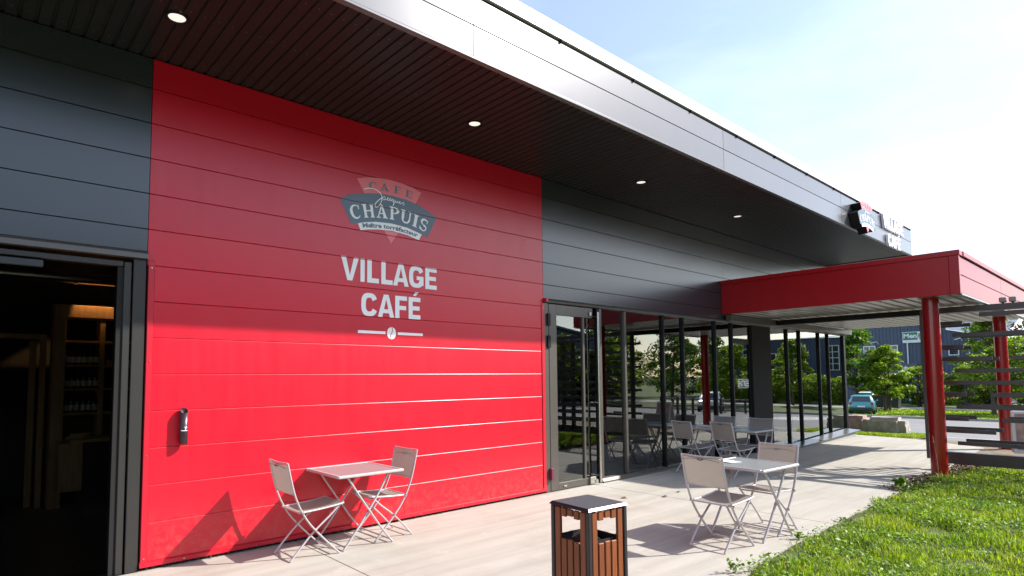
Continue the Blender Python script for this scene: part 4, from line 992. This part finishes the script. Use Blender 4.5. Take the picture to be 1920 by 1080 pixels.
tree('maple_tree', 'bright yellow green tree right of the dark one, in front of the blue building', 56.6, 9.75, Zf, 5.2, 1.75, 1.3, m_l1, 90, 100, .22, group=GT, stems=3)
tree('maple_tree', 'bright green young tree seen between the two red columns', 55.5, 2.83, Zf, 7.6, 2.2, 1.9, m_l1, 95, 105, .22, group=GT)
tree('maple_tree', 'bright green tree behind and right of the farther red column', 57, -.1, Zf, 6.0, 2.6, .8, m_l1, 85, 105, .22, group=GT)
tree('copper_tree', 'dark copper leaved tree against the sky behind the farther red column', 70, .2, Zf, 9.5, 4.0, 3.0, m_l4, 90, 80, .26)
GB = 'bushes along the foot of the blue building'
for i, (x, y, H, R, m_, l) in enumerate([
    (66.5, 12.3, 3.0, 2.2, m_l2, 'dark bush behind the wheeled bins'), (67.5, 10.0, 3.6, 2.0, m_l1, 'light green bush below the grey sign of the blue building'),
    (67, 8.2, 3.3, 1.9, m_l3, 'olive bush just left of the nearer red column'), (66.8, 6.3, 3.6, 1.7, m_l1, 'green bush just right of the nearer red column'),
    (68.5, 4.2, 2.6, 2.0, m_l3, 'olive bush under the young tree between the columns'), (68, 1.8, 3.0, 2.0, m_l3, 'yellowish bush left of the farther red column'),
    (68, -.8, 3.2, 2.2, m_l2, 'dark bush right of the farther red column'), (66, -3.4, 3.4, 2.2, m_l1, 'light bush at the right edge beyond the road')]):
    tree('bush', l, x, y, Zf, H, R, .3, m_, 45, 110, .22, cat='bush', group=GB, stems=3, top=.5)
# vegetation the glass front mirrors, on the camera side of the road
GM = 'trees across the road on the lawn side'
for i, (x, y, H, R, m_, l) in enumerate([
    (54.5, -28.0, 9.0, 3.0, m_l2, 'broad dark tree left of the parked silver car, seen mirrored in the glass'),
    (57.5, -25.2, 7.0, 2.2, m_l1, 'light green tree mirrored beside the dark one'),
    (62.5, -25.5, 6.2, 2.6, m_l1, 'rounded green tree behind the silver car'),
    (62.8, -19.5, 6.4, 1.9, m_l1, 'slender light green tree mirrored in the far panes'),
    (63, -11.5, 5.8, 2.4, m_l2, 'low spreading tree mirrored in the last pane'),
    (33, -30, 8.0, 3.0, m_l1, 'large light tree mirrored in the first panes'),
    (24, -26, 7.0, 2.6, m_l2, 'large dark tree mirrored in the side door')]):
    tree('verge_tree', l, x, y, gz(x), H, R, 1.6, m_, 60, 80, .28, group=GM)
for i, (x, y, H, R_, m_) in enumerate([(56, -38, 8, 4, m_l1), (64, -44, 9.5, 4.5, m_l2), (76, -50, 10, 5, m_l1), (84, -44, 8.5, 4.5, m_l2), (48, -33, 5.5, 2.6, m_l3)]):
    tree('verge_tree', ['broad light tree past the end of the blue hall', 'tall dark tree behind the lawn side verge', 'large light tree at the back of the lawn side', 'dark spreading tree behind the blue workshop', 'low olive tree in front of the end of the blue hall'][i], x, y, Zf, H, R_, .6, m_, 80, 80, .42, group='tall trees at the back of the lawn side')
hd = MB(); P = []
n_ = 16000; hx = rng.uniform(67.0, 68.6, n_); hy = rng.uniform(-32, -13, n_); hz = rng.uniform(-1.3, 1.5, n_) + .25 * np.sin(hy * 1.9)
v, f = leaves(np.stack([hx, hy, hz], 1), .28); o = obj('clipped_hedge', npmesh('clipped_hedge', v, f, m_l1)); tag(o, 'long clipped green hedge before the second blue building', 'hedge')
# verge grass on the near and far side of the road
n_ = 26000; X = rng.uniform(17.95, 19.9, n_); Y_ = rng.uniform(-1.42, 3.2, n_)
P = np.stack([X, Y_, -.02 + .042 * 0 - (X - 17.8) * .042 + rng.random(n_) * .09], 1); v, f = leaves(P, .05, flat=.1, aspect=.25)
o = obj('verge_grass', npmesh('verge_grass', v, f, m_grass), kind='stuff'); o['label'] = 'strip of grass around the boulders at the end of the terrace'
n_ = 40000; X = rng.uniform(45.1, 60.3, n_); Y_ = rng.uniform(-3, 15, n_)
P = np.stack([X, Y_, np.array([gz(x) for x in X]) - .09 + rng.random(n_) * .12], 1); v, f = leaves(P, .22, flat=.4, aspect=.3)
o = obj('far_verge_grass', npmesh('far_verge_grass', v, f, m_grass), kind='stuff'); o['label'] = 'mown grass verge across the road'

# ------------------------------------------------------------------ boulders
def rock(name, label, loc, sx, sy, sz, m, seed, rz=0, group=None):
    bm = bmesh.new(); bmesh.ops.create_cube(bm, size=1)
    bmesh.ops.bevel(bm, geom=bm.edges[:], offset=.17, segments=2, affect='EDGES'); bmesh.ops.triangulate(bm, faces=bm.faces[:])
    bmesh.ops.subdivide_edges(bm, edges=bm.edges[:], cuts=3, use_grid_fill=True)
    for v in bm.verts:
        p = v.co.copy(); d = noise.fractal(p * 2.2 + Vector((seed, 0, 0)), 1, 2, 4) * .075 + noise.noise(p * 1.1 + Vector((0, seed, 0))) * .10
        v.co = p * (1 + d); v.co.x *= sx; v.co.y *= sy; v.co.z = (v.co.z + .5) * sz
    me = bpy.data.meshes.new(name); bm.to_mesh(me); bm.free(); me.materials.append(m)
    o = obj(name, me, None, loc, (0, 0, rz)); tag(o, label, 'boulder', group); return o
rock('boulder', 'wide flat topped grey boulder at the end of the terrace', (19.25, -.43, -.12), .55, 1.02, .54, m_rock, 3.1)
rock('boulder', 'craggy pinkish boulder left of the wide grey one', (19.35, .27, -.10), .5, .50, .52, m_rockp, 7.7)
o = MB(); o.bbox(19.2, 19.5, .44, .75, -.08, .42, .01); tag(o.build('terracotta_block', m_terr), 'terracotta coloured block beside the glass corner left of the boulders', 'block')

# ------------------------------------------------------------------ cars
def car(name, label, loc, rz, col, group=None, van=False):
    m_body = mat('car_paint_' + name, col, rough=.25, spec=.6, coat=.8, coatr=.05)
    t = thing(name, label, 'car', loc, rz, group)
    L, Wd, Hh = 3.9, .82, 1.45
    # cross sections: x, half width low, z sill, z belt, half width roof, z roof
    st = [(-1.95, .70, .42, .80, .60, .82), (-1.88, .78, .30, .90, .62, .96), (-1.62, .82, .22, .93, .60, 1.38), (-1.2, .83, .20, .94, .60, 1.44), (-.2, .83, .20, .93, .60, 1.45), (.45, .83, .20, .92, .58, 1.36),
          (1.05, .82, .20, .90, .66, .93), (1.6, .80, .22, .82, .66, .84), (1.88, .74, .28, .70, .58, .72), (1.95, .66, .36, .60, .52, .62)]
    q = MB(); vs = []; fs = []
    for x, wl_, zs_, zb, wr, zr in st:
        for s in (-1, 1):
            pass
        ring = [(x, -wl_ * .93, zs_), (x, -wl_, zs_ + .18), (x, -wl_, zb), (x, -wr, zr - .03), (x, -wr + .1, zr), (x, wr - .1, zr), (x, wr, zr - .03), (x, wl_, zb), (x, wl_, zs_ + .18), (x, wl_ * .93, zs_)]
        vs += ring
    n = 10
    for i in range(len(st) - 1):
        for k in range(n): fs.append((i * n + k, i * n + (k + 1) % n, (i + 1) * n + (k + 1) % n, (i + 1) * n + k))
    fs += [tuple(range(n - 1, -1, -1)), tuple(range((len(st) - 1) * n, len(st) * n))]
    q.add(vs, fs, True); body = q.build('body', m_body, t)
    # glass set just proud of the shell
    q = MB()
    q.add([(-1.895, -.60, .95), (-1.895, .60, .95), (-1.645, .52, 1.34), (-1.645, -.52, 1.34)], [(0, 1, 2, 3)]); q.build('rear_window', m_pane, t)
    q = MB(); q.add([(1.03, -.60, .945), (1.03, .60, .945), (.50, .50, 1.345), (.50, -.50, 1.345)], [(3, 2, 1, 0)]); q.build('windscreen', m_pane, t)
    for s in (-1, 1):
        q = MB(); y0, y1 = s * .825, s * .625
        q.add([(-1.45, y0, .96), (-.35, y0, .96), (-.35, y1, 1.36), (-1.35, y1, 1.36), (-.28, y0, .96), (.90, y0 * .99, .95), (.42, y1, 1.32), (-.28, y1, 1.36)], [(0, 1, 2, 3), (4, 5, 6, 7)]); q.build('side_window', m_pane, t)
        q = MB(); q.bbox(-1.965, -1.86, s * .68 - .09, s * .68 + .09, .72, .92, .02); q.build('tail_light', mat('tail_lens', (.45, .02, .02), rough=.2), t)
        q = MB(); q.bbox(1.80, 1.93, s * .56 - .13, s * .56 + .13, .60, .72, .03); q.build('headlight', m_steel, t)
        q = MB(); q.bbox(.70, .84, s * .90 - .07, s * .90 + .07, .92, 1.02, .02); q.build('wing_mirror', m_body, t)
        for x in (-1.25, 1.25):
            q = MB(); q.cyl((x, s * .84, .30), .30, -.18 * s, 22, 'y'); w_ = q.build('tyre', m_tyre, t)
            q = MB(); q.cyl((x, s * .845, .30), .19, -.02 * s, 16, 'y'); q.build('rim', m_steel, w_)
    q = MB(); q.bbox(-2.0, -1.80, -.76, .76, .30, .52, .04); q.bbox(1.78, 2.0, -.72, .72, .26, .46, .04); q.build('bumper', m_plastic, t)
    q = MB(); q.box(-2.004, -1.998, -.24, .24, .56, .66); q.build('number_plate', m_paper, t)
    return t
GC = 'cars parked across the road'
car('parked_car', 'small teal hatchback parked across the road, its rear showing by the glass corner', (51.8, 10.0, -1.35), math.radians(172) , (.05, .30, .34), GC)
car('parked_car', 'white hatchback parked behind the teal one', (61.2, 12.75, -1.35), math.radians(20), (.68, .70, .74), GC)
car('parked_car', 'silver white car facing the cafe on the lawn side, mirrored in the glass', (42, -17.0, gz(42)), math.radians(155), (.62, .62, .64), GC)
bpy.data.objects['parked_car'].rotation_euler.z = math.radians(14)
# bins
for i, (y, l) in enumerate(((11.15, 'large dark wheeled bin with a yellow green lid under the dark tree'), (10.05, 'large dark wheeled bin with a plain lid and a small white sticker'))):
    t = thing('wheeled_bin', l, 'bin', (59.6, y, Zf), 0, 'wheeled bins under the tree')
    q = MB(); bm = bmesh.new(); bmesh.ops.create_cube(bm, size=1)
    for v in bm.verts: v.co = Vector((v.co.x * (.75 if v.co.z < 0 else .95), v.co.y * (.85 if v.co.z < 0 else 1.02), .12 if v.co.z < 0 else 1.12))
    bmesh.ops.bevel(bm, geom=bm.edges[:], offset=.03, segments=1, affect='EDGES'); q.bm(bm); q.build('bin_body', m_plastic, t)
    q = MB(); q.bbox(-.50, .50, -.54, .54, 1.12, 1.22, .04); q.build('lid', m_lime if i == 0 else m_plastic, t)
    for sx in (-1, 1):
        for sy in (-1, 1): q = MB(); q.cyl((sx * .28, sy * .34, .07), .07, .04, 12, 'y'); q.build('wheel', m_tyre, t)
    if i == 1: q = MB(); q.box(-.472, -.468, -.05, .10, .78, .98); q.build('sticker', m_paper, t)

# ------------------------------------------------------------------ blue buildings
def ribbed(x, y0, y1, z0, z1f, m, parent, pitch=.33):
    q = MB(); vs = []; fs = []; y = y0; pr = []
    while y < y1: pr += [(x, y), (x, y + .20), (x - .05, y + .225), (x - .05, y + .30)]; y += pitch
    for a, b_ in pr: vs += [(a, b_, z0), (a, b_, z1f(b_))]
    for i in range(len(pr) - 1): fs.append((2 * i, 2 * i + 1, 2 * i + 3, 2 * i + 2))
    q.add(vs, fs); return q.build('ribbed_wall', m, parent)
def window(parent, x, y0, y1, z0, z1, nx=1, nz=1, t=.09):
    q = MB(); x1 = x - .10; x0 = x - .18
    q.bbox(x0, x1, y0 - t, y1 + t, z1, z1 + t, .01); q.bbox(x0, x1, y0 - t, y1 + t, z0 - t, z0, .01); q.bbox(x0, x1, y0 - t, y0, z0, z1, .01); q.bbox(x0, x1, y1, y1 + t, z0, z1, .01)
    for i in range(1, nx): yy = y0 + (y1 - y0) * i / nx; q.box(x0 + .01, x1, yy - t / 2.6, yy + t / 2.6, z0, z1)
    for i in range(1, nz): zz = z0 + (z1 - z0) * i / nz; q.box(x0 + .012, x1, y0, y1, zz - t / 2.6, zz + t / 2.6)
    f_ = q.build('window', m_wframe, parent)
    q = MB(); q.box(x1 - .02, x1 + .02, y0, y1, z0, z1); q.build('pane', m_pane, f_)
BX = 75.0
bl = thing('blue_warehouse', 'blue ribbed metal building with shop signs beyond the trees', 'building', (BX, 20, Zf))
def B(o): o.location = (-BX, -20, -Zf); return o
top1 = lambda y: 7.0 if y > 9.2 else 6.1 - (9.2 - y) * .24
B(ribbed(BX, 5.0, 45, Zf, top1, m_blue, bl))
q = MB(); q.box(BX + .05, BX + 25, 5.0, 45, Zf, 5.2); B(q.build('building_core', m_blue, bl))
q = MB(); q.add([(BX - .3, 4.8, top1(4.8) + .02), (BX - .3, 9.2, 6.12), (BX + 14, 9.2, 9.6), (BX + 14, 4.8, 8.4), (BX - .3, 9.2, 7.05), (BX - .3, 45.2, 7.05), (BX + 14, 45.2, 9.8), (BX + 14, 9.2, 9.8), (BX - .2, 9.2, 6.12)], [(0, 1, 2, 3), (4, 5, 6, 7), (8, 4, 7, 2)]); B(q.build('roof', m_roof, bl))
q = MB(); q.box(BX - .34, BX - .28, 9.2, 45.2, 6.95, 7.07); B(q.build('gutter', m_roof, bl))
wins = bpy.data.objects.new('w', None)
bpy.data.objects.remove(wins)
def bwin(*a, **k):
    before = set(bpy.data.objects); window(bl, *a, **k)
    for o in set(bpy.data.objects) - before:
        if o.parent == bl: o.location = (-BX, -20, -Zf)
bwin(BX, 13.5, 14.5, 3.8, 4.65, 2, 2); bwin(BX, 15.6, 16.6, 3.8, 4.65, 2, 2); bwin(BX, 8.3, 9.0, 3.55, 4.3, 1, 1); bwin(BX, 20, 21.2, 3.8, 4.65, 2, 2); bwin(BX, 24, 25.2, 3.8, 4.65, 2, 2)
q = MB(); q.tube([(BX - .15, 12.55, Zf), (BX - .15, 12.55, 5.9)], .06, 8); B(q.build('downpipe', m_wframe, bl))
q = MB(); q.tube([(BX - .15, 7.4, Zf), (BX - .15, 7.4, 5.4)], .06, 8); B(q.build('downpipe', m_wframe, bl))
q = MB()
for y in (15.2, 7.9): q.tube([(BX - .1, y, 4.9), (BX - .5, y + .1, 5.15), (BX - .9, y + .5, 5.0)], .05, 6)
B(q.build('sign_lamp', m_wframe, bl))
def side_text(polys, x, ya, z0, m, parent, nm):
    bm = bmesh.new()
    for p in polys:
        try: bm.faces.new([bm.verts.new((x, ya - a, z0 + c)) for a, c in p])
        except ValueError: pass
    me = bpy.data.meshes.new(nm); bm.to_mesh(me); bm.free(); me.materials.append(m); return obj(nm, me, parent)
sg = thing('shop_sign', 'green and white MenEco shop sign high on the blue building', 'sign', (0, 0, 0))
q = MB(); q.bbox(BX - .22, BX - .12, 9.6, 12.95, 4.90, 6.05, .01); q.build('panel', m_wframe, sg)
q = MB(); q.box(BX - .228, BX - .221, 11.62, 12.90, 5.20, 6.0); q.build('green_field', m_green, sg)
side_text(fit(text_polys('Men', .62, .02), 0, 1.16), BX - .236, 12.84, 5.42, m_wframe, sg, 'letters_men')
side_text(fit(text_polys('Eco', .62, .01), 0, 1.05), BX - .236, 11.52, 5.42, m_plum, sg, 'letters_eco')
q = MB(); q.box(BX - .234, BX - .229, 11.68, 12.84, 5.26, 5.33); q.box(BX - .229, BX - .221, 10.4, 11.5, 5.26, 5.33); q.build('small_print', m_dkgrey, sg)
s2 = thing('grey_shop_sign', 'dark grey shop sign with white lowercase letters behind the bright tree', 'sign', (0, 0, 0))
q = MB(); q.bbox(BX - .24, BX - .13, 11.75, 15.2, 1.55, 2.72, .01); q.build('panel', m_dkgrey, s2)
side_text(fit(text_polys('ute', 1.05, .03), 0, 1.55), BX - .25, 13.55, 1.86, m_wframe, s2, 'letters')
b2 = thing('blue_workshop', 'second blue ribbed building with white gridded windows, mirrored in the cafe glass', 'building', (0, 0, 0))
top2 = lambda y: 5.9 + (y + 24) * .0 if y > -29 else 5.9 + (y + 29) * .13
ribbed(BX, -36, -12, Zf, top2, m_blue, b2)
q = MB(); q.box(BX + .05, BX + 22, -36, -12, Zf, 5.0); q.build('building_core', m_blue, b2)
q = MB(); q.add([(BX - .3, -36.2, top2(-36)), (BX - .3, -29, 5.95), (BX - .3, -11.8, 5.95), (BX + 22, -11.8, 7.6), (BX + 22, -36.2, 7.0)], [(0, 1, 2, 3, 4)]); q.build('roof', m_roof, b2)
for y0 in (-30.2, -24.0, -20.4, -17.2, -14.2): window(b2, BX, y0, y0 + 1.25, 2.2, 4.9, 2, 4)
for y0 in (-27.4,): window(b2, BX, y0, y0 + 1.2, 2.4, 4.2, 2, 2)
b3 = thing('blue_hall', 'low gabled blue hall across the lawn, mirrored in the glazed side door', 'building', (0, 0, 0))
q = MB(); q.prism([(-40, -1.3), (54, -1.3), (54, 5.6), (40, 7.4), (12, 8.6), (-40, 8.0)], 'y', -62, -36); q.build('ribbed_wall', m_blue, b3)
q = MB(); q.prism([(-40.3, 8.0), (12, 8.62), (40, 7.42), (54.3, 5.6), (54.3, 5.8), (40, 7.64), (12, 8.86), (-40.3, 8.24)], 'y', -62.3, -35.7); q.build('roof', m_roof, b3)
for x0 in (2, 12, 22, 32, 42):
    q = MB(); q.bbox(x0, x0 + 3.2, -36, -35.86, .2, 3.4, .02); f_ = q.build('window', m_wframe, b3)
    q = MB()
    for i in range(3): q.box(x0 + .12 + i * 1.0, x0 + 1.06 + i * 1.0, -35.87, -35.85, .35, 3.25)
    q.build('pane', m_pane, f_)
for i, (x, y, H, R_, m_) in enumerate([(-14, -31, 7, 3, m_l2), (-4, -32, 6, 2.6, m_l1), (6, -33, 6.5, 2.8, m_l1), (14, -31, 5.5, 2.3, m_l2), (42, -32, 6.5, 2.6, m_l1)]):
    tree('verge_tree', ['dark tree far left along the blue hall', 'light tree left along the blue hall', 'light tree at the middle of the blue hall', 'dark small tree right of the middle of the blue hall', 'light tree near the right end of the blue hall'][i], x, y, gz(x), H, R_, 1.2, m_, 55, 70, .3, group='trees before the blue hall')
# timber rail fence on the lawn side, mirrored in the glass
fn = thing('rail_fence', 'low dark two rail fence beside the parked silver car', 'fence', (0, 0, 0))
for k in range(9):
    x = 30 + k * 1.7; q = MB(); q.bbox(x - .06, x + .06, -13.56, -13.44, gz(x) - .1, gz(x) + .95, .01); q.build('post', m_slat, fn)
for dz in (.45, .85):
    q = MB(); q.tube([(30, -13.5, gz(30) + dz), (43.6, -13.5, gz(43.6) + dz)], .05, 8); q.build('rail', m_slat, fn)
# framed notice board at right edge
nb = thing('pavement_sign', 'white framed folding board at the right edge beyond the screen', 'pavement sign', (15.3, -3.93, 0), math.radians(-75))
for s in (-1, 1):
    T = Matrix.Rotation(s * .16, 4, 'X')
    q = MB(); q.bbox(-.30, .30, -.012 + s * .15, .012 + s * .15, .05, .85, .004, T); q.build('frame', m_wframe, nb)
    q = MB(); q.box(-.25, .25, s * .165 - .002, s * .165 + .002, .12, .80, T); q.build('poster', m_rockp, nb)
